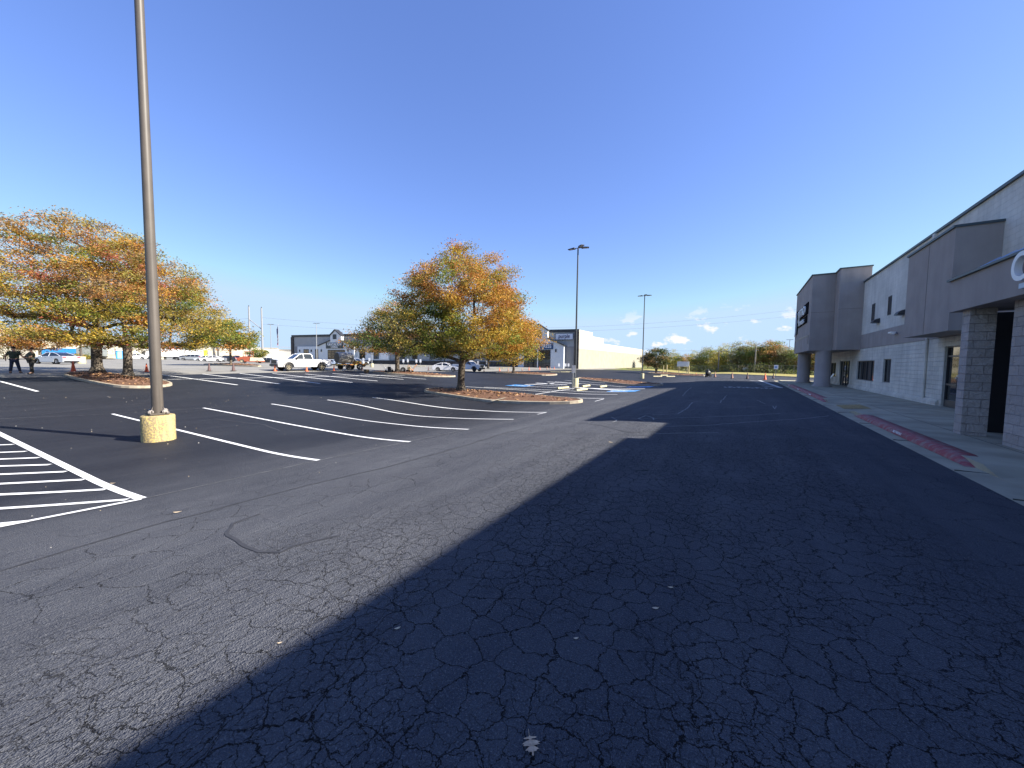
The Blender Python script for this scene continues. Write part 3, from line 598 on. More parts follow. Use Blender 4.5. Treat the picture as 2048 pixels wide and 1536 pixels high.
# ------------------------------------------------------------------ furniture store across the lot
def furniture():
    c = deep(1156, 93.0); c.z = zat(c, 737.5) if False else c.z
    cz = c.z
    th = R(101); fd = Vector((-math.sin(th), math.cos(th), 0))           # along the front, right to left
    def U(px):                                                            # distance along the front seen at px
        v = ray(px, 725); a = Vector((v.x, v.y)); f = Vector((fd.x, fd.y)); o = Vector((c.x, c.y)); return (a.x*o.y-a.y*o.x)/(f.x*a.y-f.y*a.x)
    def Z(px, py): 
        u = U(px); p = Vector((c.x, c.y, 0))+fd*u; return zat((p.x, p.y, 0), py)
    B = thing('furniture_building', 'long grey and white farmhouse style furniture and mattress store across the lot', 'building', c, math.atan2(-fd.y, -fd.x))
    # local: x runs right along the front (so x = -u), y is depth away from us (negative = towards us)
    zt = Z(1155,659)-cz; zl = Z(585,671)-cz; zt = (zt+zl)/2; L = U(585)
    GW = mat('grey_panel_wall', (.36,.37,.37), .85, var=.08, vs=.6, spec=.2); GD = mat('darker_grey_wall', (.22,.225,.24), .85, var=.1, vs=.6); BW = mat('white_board_wall', (.66,.69,.70), .8, var=.06, vs=2); DK = mat('charcoal_trim', (.028,.03,.034), .5)
    STN = block_mat('dark_stone', (.12,.105,.095), (.05,.045,.04), .5, .25, 1.2, .03, .5)
    q = 90
    m = MB(); m.box(-L,0,-1,0,.4,zt); m.build('front_wall', GW, B)
    # side wall runs straight back, in steps
    phi = math.atan2(fd.y, fd.x)-PI                     # local x axis angle in world; world +Y in local:
    yl = Vector((math.sin(phi), math.cos(phi)))
    def SY(px):
        v = ray(px, 725); return c.x/v.x*v.y-c.y
    m = MB(); st = [(0,SY(1184),zt),(SY(1184),SY(1206),zt-1.05),(SY(1206),SY(1284),zt-2.6)]; pw = Vector((yl.x,yl.y))
    nn = Vector((-yl.y, yl.x))                            # towards the building's inside
    for a, b, h in st:
        A, Bq = pw*a, pw*b; C, D = Bq+nn*40, A+nn*40; m.add([(A.x,A.y,-1),(Bq.x,Bq.y,-1),(C.x,C.y,-1),(D.x,D.y,-1),(A.x,A.y,h),(Bq.x,Bq.y,h),(C.x,C.y,h),(D.x,D.y,h)], [(0,1,5,4),(1,2,6,5),(2,3,7,6),(3,0,4,7),(4,5,6,7)])
    m.build('side_wall', CREAM, B)
    hb = Z(1160,697)-cz; e = -nn*.02; m = MB(); A, Bq = e, pw*(SY(1284)-.1)+e; m.add([(A.x,A.y,-1),(Bq.x,Bq.y,-1),(Bq.x,Bq.y,hb),(A.x,A.y,hb)], [(0,1,2,3)]); m.build('lower_side_band', mat('pale_block_band', (.31,.295,.235), .9, var=.15, vs=.7), B)
    m = MB(); m.box(-L-.05,-.18,zt-.6,.1,-.003,zt+.12); m.build('parapet_trim', DK, B)
    m = MB(); m.box(-1.0,-.35,-1,.15,-.003,zt-.6); m.build('stone_corner', STN, B); m = MB(); m.box(-L-.2,-.35,-1,-L+1.0,-.003,zt-.6); m.build('stone_corner', STN, B)
    x = lambda px: -U(px)
    zz = lambda px, py: Z(px, py)-cz
    low = zz(1140,693)
    m = MB(); m.box(x(1131)+.02,-.1,-1,-1.02,-.004,low); m.build('lower_grey_panel', GD, B); m = MB(); m.box(x(586.5)+1,-.1,-1,x(598),-.004,zz(598,693)); m.build('lower_grey_panel', GD, B)
    def gable(p0, s0, t0, t1, s1, ysh, apx, apy, tsh, yfr, name):
        """p0..: outer left px, tower left px, tower right px, outer right px"""
        m = MB(); zb = -1; pts = [(x(p0),zb),(x(s1),zb),(x(s1),zz(s1,ysh)),(x(t1),zz(t1,yfr)),(x(t1),zz(t1,tsh)),(x(apx),zz(apx,apy)),(x(t0),zz(t0,tsh)),(x(t0),zz(t0,yfr)),(x(p0),zz(p0,ysh))]
        m.prism(pts, -1.6, -.12); o = m.build(name, BW, B)
        tr = MB()
        for (ax, az), (bx_, bz) in (((x(s1)+.25,zz(s1,ysh)-.1),(x(t1),zz(t1,yfr))),((x(t1)+.2,zz(t1,tsh)-.12),(x(apx),zz(apx,apy)+.05)),((x(apx),zz(apx,apy)+.05),(x(t0)-.2,zz(t0,tsh)-.12)),((x(t0),zz(t0,yfr)),(x(p0)-.25,zz(p0,ysh)-.1))):
            tr.prism([(ax,az),(bx_,bz),(bx_,bz+.28),(ax,az+.28)], -1.95, -.1)
        tr.build('roof_edge', DK, o); return o
    g = gable(1040,1063,1063,1097.5,1130,692,1080,651,662,678,'entrance_gable')
    def win(px0, px1, y0, y1, par, yy=-1.62, nx=2, nz=3, name='window'):
        a, b = x(px0), x(px1); z0, z1 = zz((px0+px1)/2,y1), zz((px0+px1)/2,y0); m = MB(); t = .16
        m.box(a,yy-.06,z0,a+t,yy,z1); m.box(b-t,yy-.06,z0,b,yy,z1); m.box(a+t,yy-.06,z1-t,b-t,yy,z1); m.box(a+t,yy-.06,z0,b-t,yy,z0+t)
        for i in range(1,nx): u = a+(b-a)*i/nx; m.box(u-.05,yy-.05,z0+t,u+.05,yy,z1-t)
        for i in range(1,nz): u = z0+(z1-z0)*i/nz; m.box(a+t,yy-.045,u-.05,b-t,yy,u+.05)
        o = m.build(name, DK, par); p = MB(); p.box(a+t,yy-.02,z0+t,b-t,yy-.005,z1-t); p.build('pane', GLASS, o); return o
    win(1073,1085,662,676,g); win(1052,1104,700,735,g,nx=6,nz=4,name='glass_entrance')
    pm = MB(); pm.cbox((x(1079.5),-1.9,zz(1079,718)), (.22,.3,zz(1079,700)-zz(1079,736))); pm.build('porch_post', WHITE, g)
    sb = MB(); a, b = x(1036), x(1109); sb.box(a,-1.75,zz(1072,699),b,-1.62,zz(1072,687.5)); s_ = sb.build('shop_sign', mat('navy_sign', (.012,.06,.15), .4), g)
    text('sign_lettering', 'DENVER MATTRESS', 1.28, SIGNW, s_, frame(Vector(((a+b)/2,-1.78,zz(1080,693.3))), (1,0,0), (0,0,1)), .02, sx=(b-a)*.95/11.6)
    ps = MB(); a, b = x(1111), x(1145); ps.box(a,-.35,zz(1128,679),b,-.12,zz(1128,667.5)); ps_ = ps.build('shop_sign', mat('pale_sign', (.62,.64,.70), .4), B)
    fr = MB(); z0, z1 = zz(1128,679), zz(1128,667.5); fr.box(a-.1,-.38,z0-.1,b+.1,-.30,z0); fr.box(a-.1,-.38,z1,b+.1,-.30,z1+.1); fr.box(a-.1,-.38,z0,a,-.30,z1); fr.box(b,-.38,z0,b+.1,-.30,z1); fr.build('sign_frame', mat('slate_blue', (.05,.07,.12), .4), ps_)
    text('sign_lettering', 'purple', 1.35, mat('dark_purple', (.03,.02,.09), .4), ps_, frame(Vector(((a+b)/2,-.37,(z0+z1)/2+.05)), (1,0,0), (0,0,1)), .02, sx=(b-a)*.78/4.1)
    # left wing: white board front with windows, gable and sign
    m = MB(); m.box(x(598),-.5,-1,x(646),-.1,zz(622,693)); m.build('board_front', BW, B); m = MB(); m.box(x(715.5),-.5,-1,x(780),-.1,zz(740,692)); m.build('board_front', BW, B)
    g2 = gable(645,669,669,690.5,716,692.5,679,661.5,672,682.5,'entrance_gable')
    win(674.5,681.5,669.5,679,g2); win(664,698,700,722,g2,nx=5,nz=4,name='glass_entrance')
    sb = MB(); a, b = x(661), x(695); sb.box(a,-1.75,zz(678,697.5),b,-1.62,zz(678,686)); s_ = sb.build('shop_sign', mat('charcoal_sign', (.03,.045,.05), .4), g2)
    text('sign_lettering', 'FURNITURE ROW', 1.15, SIGNW, s_, frame(Vector(((a+b)/2,-1.78,zz(678,689.6))), (1,0,0), (0,0,1)), .02, sx=(b-a)*.86/9.4)
    text('sign_lettering', 'LIVING', .95, SIGNW, s_, frame(Vector(((a+b)/2,-1.78,zz(678,694.6))), (1,0,0), (0,0,1)), .02, sx=1)
    for a_, b_ in ((610.5,620.5),(633.5,643.5),(721.5,733),(750,760),(800,810),(825,835),(860,870)): win(a_,b_,698.5,718,B,yy=-.52 if b_ < 800 else -.12,nx=2,nz=3)
    m = MB(); m.box(x(764),-.6,zz(770,719),x(779),-.52,zz(770,704)); m.build('white_panel', WHITE, B)
    m = MB(); m.box(x(715.5),-.75,-1,x(1039),-.505,zz(880,722)); m.build('stone_base', STN, B)
    for p_, yy in ((603,-.62),(626,-.62),(651.5,-1.72),(704.5,-1.72),(1114.5,-1.72)):
        m = MB(); m.cbox((x(p_),yy,zz(p_,701.5)), (.3,.22,.75)); m.build('wall_lantern', DK, B)
    m = MB(); m.box(x(1115),-.2,zz(1118,712),x(1121),-.101,zz(1118,704)) ; m.build('notice_board', mat('grey_board', (.45,.47,.5), .5), B)
furniture()

# ------------------------------------------------------------------ pale warehouses along the left
def shed(name, label, pa, pb, da, db, ya, yb, yc, body, depth=50, lowband=None, extra=None, grp=None):
    a = deep(pa, da); b = deep(pb, db); d = (Vector((b.x,b.y))-Vector((a.x,a.y))); L = d.length; ang = math.atan2(d.y, d.x); za = zat((a.x,a.y,0), ya); zb = zat((b.x,b.y,0), yb)
    B = thing(name, label, 'building', (a.x,a.y,min(a.z,b.z)), ang, grp); z0 = min(a.z,b.z); h = (za+zb)/2-z0; 
    m = MB(); m.box(0,0,-3,L,depth,h); m.build('wall', body, B); m = MB(); m.box(-.2,-.25,h,L+.2,.3,h+.35); m.build('roof_edge', mat('roof_edge_beige', (.35,.31,.25), .7), B)
    if extra:
        for k, (u0, u1, z0_, z1_, mm, nm) in enumerate(extra): m = MB(); m.box(u0*L,-.3-.01*k,z0_,u1*L,-.003,z1_); m.build(nm, mm, B)
    return B, L, h
DKG = mat('shop_grey', (.12,.13,.15), .7)
shed('warehouse', 'tall cream warehouse behind the two walking people at far left', -420, 24, 62, 78, 645, 656, 0, CREAM, 60, extra=[(0,1,4.6,4.75,mat('beige_line', (.5,.45,.36), .8),'canopy_line'),(.955,.985,5.6,6.6,mat('roof_vent', (.45,.38,.33), .8),'roof_unit')])
shed('warehouse', 'long low cream shopping block running behind the two left oaks', 20, 322, 92, 118, 666, 678, 0, CREAM, 50, extra=[(0,1,5.2,5.32,mat('beige_line', (.5,.45,.36), .8),'canopy_line')])
b, L, h = shed('shop_building', 'shop with grey gabled entrance and red sign behind the white trailer', 318, 392, 122, 132, 686, 688, 0, CREAM, 50)
m = MB(); m.add([(1.5,-1.2,-1),(L-.5,-1.2,-1),(L-1.5,-1.2,h*.62),(L*.45,-1.2,h*.98),(1.5,-1.2,h*.95),(1.5,-.1,-1),(L-.5,-.1,-1),(L-1.5,-.1,h*.62),(L*.45,-.1,h*.98),(1.5,-.1,h*.95)], [(0,1,2,3,4),(9,8,7,6,5),(0,5,6,1),(1,6,7,2),(2,7,8,3),(3,8,9,4),(4,9,5,0)]); g = m.build('grey_gable', DKG, b)
m = MB(); m.box(2,-1.35,h*.42,6.2,-1.21,h*.72); m.build('red_sign', mat('red_sign', (.5,.12,.09), .5), g); m = MB(); m.box(7,-1.3,h*.5,L-3.2,-1.21,h*.62); m.build('window', WHITE, g)
shed('warehouse', 'pale warehouse between the shop and the twin power poles', 390, 512, 150, 165, 687, 692, 0, CREAM, 50)
shed('warehouse', 'low white warehouse behind the flagpole and the black car', 508, 556, 190, 195, 695.5, 697.5, 0, mat('white_wall', (.66,.63,.57), .8), 40)
shed('warehouse', 'lowest white warehouse touching the left end of the furniture store', 556, 600, 200, 200, 699.5, 701, 0, mat('white_wall', (.66,.63,.57), .8), 40, extra=[(.1,.9,6.4,6.6,mat('beige_line', (.5,.45,.36), .8),'canopy_line')])
# ------------------------------------------------------------------ trees
def hash2(a, b, s=0): return (math.sin(a*12.9898+b*78.233+s*37.7)*43758.5453) % 1
def make_tree(name, label, base, H, z0, env, axis=(0,0), N=300, LPC=85, ls=.10, pal=None, tr=.25, seedv=1, group=None, trunks=None, trunk_top=.5, flat=.45, spread=.38, cat='tree', droop=0., root=None, skel=True):
    """env: list of (height fraction of the crown, radius, dx, dy); axis: crown lean"""
    rg = np.random.RandomState(seedv)
    root = root or thing(name, label, cat, base, 0, group)
    ez = [e[0] for e in env]; er = [e[1] for e in env]; ex = [e[2] if len(e) > 2 else 0 for e in env]; ey = [e[3] if len(e) > 3 else 0 for e in env]
    C = []; tries = 0
    ph = rg.rand(6)*6.28
    rmax = max(er)
    while len(C) < N and tries < N*60:
        tries += 1; t = rg.rand(); r = np.interp(t, ez, er)
        if rg.rand() > (r/rmax)**1.4: continue
        a = rg.rand()*2*PI
        lob = 1+.17*math.sin(3*a+ph[0]+5*t)+.12*math.sin(5*a+ph[1]-9*t)+.10*math.sin(2*a+13*t+ph[2])
        u = math.sqrt(rg.uniform(.04,1)); u = u if rg.rand() < .35 else max(u, rg.uniform(.65,1))
        rr = r*u*lob; x = rr*math.cos(a)+np.interp(t, ez, ex); y = rr*math.sin(a)+np.interp(t, ez, ey)
        z = z0+(H-z0)*t*(1-.0) - droop*(rr/rmax)**2
        # natural gaps
        g = math.sin(x*1.3+ph[3])*math.sin(y*1.3+ph[4])*math.sin(z*1.9+ph[5])
        if g > .58: continue
        C.append((x,y,z,t,u))
    C = np.array(C)
    # skeleton
    ts = trunks or [(0,0)]
    nodes = []; par = []; 
    tt = z0+(H-z0)*trunk_top
    for (tx, ty) in ts:
        k = max(5, int(tt/.45)); last = -1
        for i in range(k+1):
            f = i/k; nodes.append((np.interp(0, ez, ex)*0+tx*f+.12*math.sin(f*5+seedv)*f, ty*f+.12*math.cos(f*4+seedv)*f, tt*f)); par.append(last if i else -1); last = len(nodes)-1
    nt = len(nodes)
    NP = np.zeros((N*9+nt+50, 3)); NP[:nt] = nodes; cnt = nt; PR = list(par)
    order = np.argsort(np.hypot(C[:,0], C[:,1])+.35*C[:,2])
    tips = []
    for ci in order:
        p = C[ci,:3]; d = NP[:cnt]-p; hd = np.hypot(d[:,0], d[:,1]); dist = np.sqrt((d**2).sum(1))
        want = NP[:cnt,2]-(p[2]-.35*hd); pen = np.where(want > 0, want*1.6, 0)+np.where(NP[:cnt,2] < z0*.82, 60, 0)
        b = int(np.argmin(dist+pen)); q = NP[b].copy(); L = dist[b]; k = max(1, min(7, int(L/.55))); last = b
        for i in range(1, k+1):
            f = i/k; w = q*(1-f)+p*f; w[2] -= math.sin(f*PI)*L*.06*-1; w += rg.randn(3)*.05*L*(1-f)*.6
            if cnt >= len(NP)-1: break
            NP[cnt] = w; PR.append(last); last = cnt; cnt += 1
        tips.append(last)
    if skel:
        w = np.zeros(cnt)
        for t_ in tips: w[t_] += 1
        for i in range(cnt-1, -1, -1):
            if PR[i] >= 0: w[PR[i]] += w[i]
        tot = max(1, w.max()); rad = np.maximum(tr*(w/tot)**.52, .011)
        for i in range(nt):
            rad[i] = max(rad[i], tr*(1-.75*NP[i,2]/tt))
            if NP[i,2] < .7: rad[i] = tr*(1+.75*(1-NP[i,2]/.7)**2)
        mb = MB()
        for i in range(cnt):
            if PR[i] >= 0:
                a, b = NP[PR[i]], NP[i]
                ra = rad[PR[i]] if PR[i] < nt and i < nt else min(rad[PR[i]], rad[i]*1.5)
                mb.tube(a, b, ra, rad[i], 14 if i < nt else (6 if rad[i] > .04 else 4), caps=False)
        mb.build('trunk', BARK, root)
    # foliage
    n = len(C)*LPC; ci = np.repeat(np.arange(len(C)), LPC)
    out = C[:,:2]/np.maximum(.3, np.hypot(C[:,0], C[:,1]))[:,None]
    off = rg.randn(n, 3)*np.array([spread, spread, spread*flat])
    along = rg.uniform(-1.1,.9, n)*spread*1.3
    off[:,:2] += out[ci]*along[:,None]; off[:,2] += along*.22
    P = C[ci,:3]+off
    keep = rg.rand(n) < np.repeat(np.clip(rg.uniform(.35,1.25, len(C)), 0, 1), LPC); P = P[keep]; ci = ci[keep]; n = len(P)
    s = ls*rg.uniform(.55,1.3, n); a1 = rg.rand(n)*2*PI; el = rg.uniform(-.9,.9, n); roll = rg.uniform(-1.2,1.2, n)
    dx = np.stack([np.cos(a1)*np.cos(el), np.sin(a1)*np.cos(el), np.sin(el)], 1); sx = np.stack([-np.sin(a1), np.cos(a1), np.zeros(n)], 1); nz = np.cross(dx, sx)
    sv = sx*np.cos(roll)[:,None]+nz*np.sin(roll)[:,None]
    V = np.stack([P-dx*s[:,None], P+sv*(s*.45)[:,None], P+dx*s[:,None], P-sv*(s*.45)[:,None]], 1).reshape(-1, 3)
    cc = np.array([pal(C[i,3], math.atan2(C[i,1], C[i,0]), C[i,4], rg, C[i]) for i in range(len(C))])
    col = cc[ci]*rg.uniform(.78,1.22, n)[:,None]; col[:,0] *= rg.uniform(.85,1.15, n)
    me = bpy.data.meshes.new('crown'); me.vertices.add(4*n); me.vertices.foreach_set('co', V.ravel()); me.loops.add(4*n); me.loops.foreach_set('vertex_index', np.arange(4*n, dtype=np.int32))
    me.polygons.add(n); me.polygons.foreach_set('loop_start', np.arange(0, 4*n, 4, dtype=np.int32)); me.update(); me.validate()
    at_ = me.attributes.new('leafcol', 'FLOAT_COLOR', 'POINT'); c4 = np.ones((4*n, 4), np.float32); c4[:,:3] = np.repeat(np.clip(col, .004, .8), 4, 0); at_.data.foreach_set('color', c4.ravel())
    me.materials.append(LEAF); o = bpy.data.objects.new('crown', me); COL.objects.link(o); o.parent = root
    return root
G1=(.10,.135,.03); G2=(.20,.22,.035); Y1=(.45,.315,.05); Y2=(.48,.27,.05); O1=(.44,.20,.05); O2=(.40,.19,.06); B1=(.33,.21,.09); RD=(.33,.10,.06); OL=(.33,.26,.06)
def pick(rg, opts):
    w = np.array([o[1] for o in opts], float); return np.array(opts[rg.choice(len(opts), p=w/w.sum())][0])
# image right is about (cos YAW, sin YAW) in plan
def side(c): return c[0]*r0.x+c[1]*r0.y
def pal_mid(t, a, u, rg, c):
    s = side(c)
    if t < .5 and s < -.5: return pick(rg, [(G1,3),(G2,2.5),(OL,3),(Y1,1),(B1,.8)])
    if t < .35: return pick(rg, [(Y1,3),(G2,1.6),(Y2,3),(O1,1.2)]) if s > 1.5 else pick(rg, [(Y1,3),(G2,3),(OL,2)])
    return pick(rg, [(Y1,1.5),(Y2,3),(O1,2.6),(OL,2),(O2,.9),(G2,.7)])
def pal_left(t, a, u, rg, c):
    s = side(c)
    if t < .3: return pick(rg, [(G2,3),(OL,3),(Y1,2.5),(O1,1.5),(RD,.25),(G1,1.2)])
    return pick(rg, [(OL,3.4),(B1,2.2),(Y2,2.6),(O2,1.6),(RD,.15),(G2,1.4),(O1,1.5),(Y1,1)])
def pal_leftb(t, a, u, rg, c):
    if t < .42: return pick(rg, [(G2,4),(Y1,3),(OL,2.8),(G1,1.8),(RD,.2),(O1,1)])
    return pick(rg, [(OL,2.6),(O2,1.8),(B1,1.8),(O1,1.8),(RD,.25),(G2,1.5),(Y2,1.5)])
def pal_green(t, a, u, rg, c): return pick(rg, [(G1,3),(G2,3),(OL,2),(Y1,.5),(O1,.25)])
def pal_yel(t, a, u, rg, c): return pick(rg, [(Y1,3),(G2,3),(Y2,1.5),(OL,2)])
def pal_rust(t, a, u, rg, c): return pick(rg, [(O2,3),(B1,2),(OL,1.5),(RD,.5),(O1,1)])
def pal_back(t, a, u, rg, c): return pick(rg, [(OL,2.5),(Y1,1.2),(O1,1.7),(G1,2),(G2,2),((.44,.16,.07),1.2)])
b = at(922,783,.1); sc_ = 1
make_tree('oak_tree', 'golden orange oak on the mulch island in the middle of the lot', b, zat(b,492)-b.z, 2.35,
    [(0,2.2,.3,.2),(.05,4.4,.3,.2),(.15,5.4,.1,.1),(.28,5.2),(.42,4.7,-.1,0),(.58,4.2,0,0),(.70,3.5),(.82,2.6,0,0),(.93,1.5,.1,.1),(1,.4,.2,.1)], N=540, LPC=290, ls=.068, pal=pal_mid, tr=.24, seedv=11, group='autumn oaks on the islands', trunk_top=.22, spread=.30, flat=.55)
b = at(195,746,.1)
make_tree('oak_tree', 'tall rust and olive oak nearest the two walking people', b, zat(b,436)-b.z, 3.9,
    [(0,3.6,-.6,-.4),(.06,6.2,-1.2,-.8),(.15,7.4,-1.6,-1),(.32,7.6,-1.8,-1.1),(.5,6.8,-1.6,-1),(.68,5.6,-1.2,-.8),(.85,3.6,-.8,-.5),(1,1.2,-.6,-.4)], N=560, LPC=230, ls=.074, pal=pal_left, tr=.31, seedv=23, group='autumn oaks on the islands', trunk_top=.35, spread=.36, flat=.42)
b = at(256,755,.1)
make_tree('oak_tree', 'shorter spreading oak with yellow green lower crown just behind the brown pole', b, zat(b,480)-b.z, 2.3,
    [(0,2.8,.8,.5),(.05,4.9,1.2,.8),(.15,5.5,1.2,.8),(.32,5.5,.9,.6),(.5,4.9,.7,.5),(.7,3.6,.4,.3),(.87,2.2,.2,.1),(1,.6)], N=360, LPC=240, ls=.072, pal=pal_leftb, tr=.25, seedv=37, group='autumn oaks on the islands', trunk_top=.3, spread=.35, flat=.45, droop=.5)
b = at(795,745,.1)
make_tree('oak_tree', 'smaller olive and orange oak standing behind and left of the golden oak', b, zat(b,598)-b.z, 2.4,
    [(0,2.6),(.06,4.8),(.2,5.2),(.4,4.6),(.6,3.6),(.8,2.3),(1,.5)], N=270, LPC=150, ls=.095, pal=pal_back, tr=.26, seedv=41, group='autumn oaks on the islands', trunk_top=.4, spread=.42, flat=.45)
b = at(1027,746.5,.1)
make_tree('oak_tree', 'bright yellow oak with a thin trunk before the mattress store', b, zat(b,640)-b.z, 1.6,
    [(0,1.6),(.1,4.1),(.3,4.3),(.6,3.4),(.85,2),(1,.4)], N=170, LPC=75, ls=.15, pal=pal_yel, tr=.2, seedv=43, group='autumn oaks on the islands', trunk_top=.5, spread=.45)
b = at(976,737,.1)
make_tree('oak_tree', 'yellow oak mostly hidden behind the golden oak, beside the jacked-up pickup', b, zat(b,660)-b.z, 1.8,
    [(0,1.6),(.1,3.8),(.3,4.2),(.6,3.4),(.85,2),(1,.4)], N=110, LPC=60, ls=.17, pal=pal_yel, tr=.2, seedv=44, group='autumn oaks on the islands', spread=.45)
b = at(462,729.5,.1)
make_tree('young_tree', 'small round green and yellow tree on the yellow kerbed island', b, zat(b,636)-b.z, 2.4,
    [(0,1.4),(.1,3.3),(.3,3.4),(.55,2.6),(.8,1.5),(1,.3)], N=170, LPC=75, ls=.15, pal=pal_green, tr=.13, seedv=47, trunk_top=.6, spread=.40)
b = deep(516, 105)
make_tree('small_tree', 'low flat-topped olive tree right of the orange machine', b, zat(b,700)-b.z, 1.5, [(0,1.0),(.3,2.3),(.7,2.7),(.9,2.2),(1,.6)], N=70, LPC=60, ls=.17, pal=pal_green, tr=.14, seedv=51, trunk_top=.4, spread=.40)
b = deep(82, 72)
make_tree('oak_tree', 'dark rust oak hanging over the silver sedan at far left', b, zat(b,650)-b.z, 1.9, [(0,2.2),(.1,4.6),(.35,5.2),(.6,5),(.8,3.4),(1,1)], N=220, LPC=70, ls=.16, pal=pal_rust, tr=.22, seedv=53, trunk_top=.4, spread=.5)
b = at(1312,746.5,.1)
make_tree('crape_myrtle', 'small multi-stemmed dark green tree near the grass verge', b, zat(b,697)-b.z, 1.3, [(0,.9),(.2,2.3),(.5,2.7),(.8,2.0),(1,.6)], N=120, LPC=70, ls=.15, pal=lambda t,a,u,rg,c: pick(rg, [((.06,.085,.025),3),((.10,.10,.03),1.5),(B1,.8)]), tr=.10, seedv=57, trunks=[(-.5,-.3),(0,.1),(.5,.4)], trunk_top=.3, spread=.42)
# tree line behind the fence
protos = []
for k, (pal, sh) in enumerate(((lambda t,a,u,rg,c: pick(rg, [((.15,.20,.05),3),((.26,.28,.07),2),(OL,1)]), 0), (lambda t,a,u,rg,c: pick(rg, [((.52,.42,.09),2),((.32,.32,.07),2),(OL,2),((.42,.33,.06),1)]), 1), (lambda t,a,u,rg,c: pick(rg, [((.58,.33,.11),2.4),((.36,.21,.09),2),(OL,1.5),((.30,.12,.06),1)]), 2), (lambda t,a,u,rg,c: pick(rg, [((.32,.29,.17),2),((.23,.24,.10),2),((.34,.30,.20),1)]), 3))):
    r = thing('wood_tree', 'x', 'tree', (0,0,0), 0, 'trees beyond the fence')
    make_tree('', '', (0,0,0), 10, .3 if k != 2 else 1.5, [(0,2.0),(.12,3.0),(.35,3.5),(.6,3.0),(.8,2.0),(1,.5)] if k != 3 else [(0,1.8),(.3,2.4),(.6,2.8),(.85,2.2),(1,.9)], N=150, LPC=75 if k != 3 else 45, ls=.18, pal=pal, tr=.2, seedv=60+k, trunk_top=.6, spread=.62, root=r)
    protos.append(r)
kinds = ['dark green bushy', 'yellow and olive', 'orange brown', 'thin grey green']
wood = [(1264,725,0),(1284,716,0),(1296,706,2),(1330,706,1),(1345,699,1),(1358,708,0),(1372,708,2),(1386,701,1),(1398,704,0),(1412,694,3),(1420,695,0),(1440,693,1),(1449,688,1),(1462,697,0),(1474,684,3),(1486,690,0),(1497,683,3),(1508,688,0),(1524,686,0),(1536,681,2),(1547,676,0),(1558,690,2),(1570,694,3),(1582,694,0),(1600,690,0),(1622,694,2),(1648,690,0),(1675,696,1),(1705,690,0)]
used = set(); rnd = random.Random(3)
seen = {0:0,1:0,2:0,3:0}; ords = ['first','second','third','fourth','fifth','sixth','seventh','eighth','ninth','tenth','eleventh','twelfth','thirteenth','fourteenth','fifteenth','sixteenth','seventeenth','eighteenth','nineteenth','twentieth']
for i, (px, top, k) in enumerate(wood):
    v = ray(px, 730); A, Bq = Vector(off_line((-30,113.7),(50,15.3), 22+rnd.uniform(-2,5))[0]), Vector(off_line((-30,113.7),(50,15.3), 22)[1]); d = Bq-A
    den = v.x*d.y-v.y*d.x; t = (A.x*d.y-A.y*d.x)/den; p = Vector((v.x*t, v.y*t, 0)); p.z = hz(p.x,p.y)-.2
    s = max(.25, (zat(p, top)-p.z)/10); lab = '%s tree beyond the fence, %s of its colour counting from the warehouse' % (kinds[k], ords[seen[k]]); seen[k] += 1
    wd = s*rnd.uniform(.95,1.25) if s < .7 else s
    if k not in used: used.add(k); r = protos[k]; r.location = p; r.rotation_euler = (0,0,rnd.uniform(0,6)); r['label'] = lab; r.scale = (wd,wd,s)
    else: dup(protos[k], p, rnd.uniform(0,6), lab, (wd,wd,s))
def brush():
    rg = np.random.RandomState(5); P = []
    for i in range(420):
        u = rg.rand(); d = rg.uniform(14.6,20.5); a = Vector(off_line((-30,113.7),(50,15.3), d)[0]); b_ = Vector(off_line((-30,113.7),(50,15.3), d)[1]); q = a.lerp(b_, u); P.append((q.x,q.y,hz(q.x,q.y)+rg.uniform(.1,1.7)*(.7+.5*math.sin(u*31)),rg.rand(),.5))
    C = np.array(P); LPC = 45; n = len(C)*LPC; ci = np.repeat(np.arange(len(C)), LPC); Q = C[ci,:3]+rg.randn(n,3)*np.array([.6,.6,.35]); s = rg.uniform(.08,.2,n)
    a1 = rg.rand(n)*6.28; dx = np.stack([np.cos(a1)*.8,np.sin(a1)*.8,rg.uniform(-.6,.6,n)],1); sv = np.stack([-np.sin(a1)*.5,np.cos(a1)*.5,rg.uniform(-.4,.4,n)],1)
    V = np.stack([Q-dx*s[:,None],Q+sv*s[:,None],Q+dx*s[:,None],Q-sv*s[:,None]],1).reshape(-1,3); cl = np.array([(.12,.16,.04),(.20,.22,.07),(.16,.14,.07)])[rg.randint(0,3,len(C))][ci]*rg.uniform(.6,1.3,n)[:,None]
    me = bpy.data.meshes.new('undergrowth'); me.from_pydata(V.tolist(), [], np.arange(4*n).reshape(-1,4).tolist()); A = me.attributes.new('leafcol','FLOAT_COLOR','POINT'); c4 = np.ones((4*n,4),np.float32); c4[:,:3] = np.repeat(cl,4,0); A.data.foreach_set('color', c4.ravel()); me.materials.append(LEAF)
    o = bpy.data.objects.new('undergrowth', me); COL.objects.link(o); o['kind'] = 'stuff'; tag(o, 'green scrub growing along the chain-link fence', 'undergrowth')
brush()
for px, top, dd, lab in ((8,690,70,'round green shrub at the foot of the tall cream warehouse'),(160,708,80,'clipped green shrub beside the blue truck')):
    b = deep(px, dd); make_tree('shrub', lab, b, zat(b,top)-b.z, .1, [(0,1.6),(.5,2.0),(1,.8)], N=40, LPC=50, ls=.14, pal=pal_green, tr=.05, seedv=int(px)+3, spread=.4, cat='shrub')

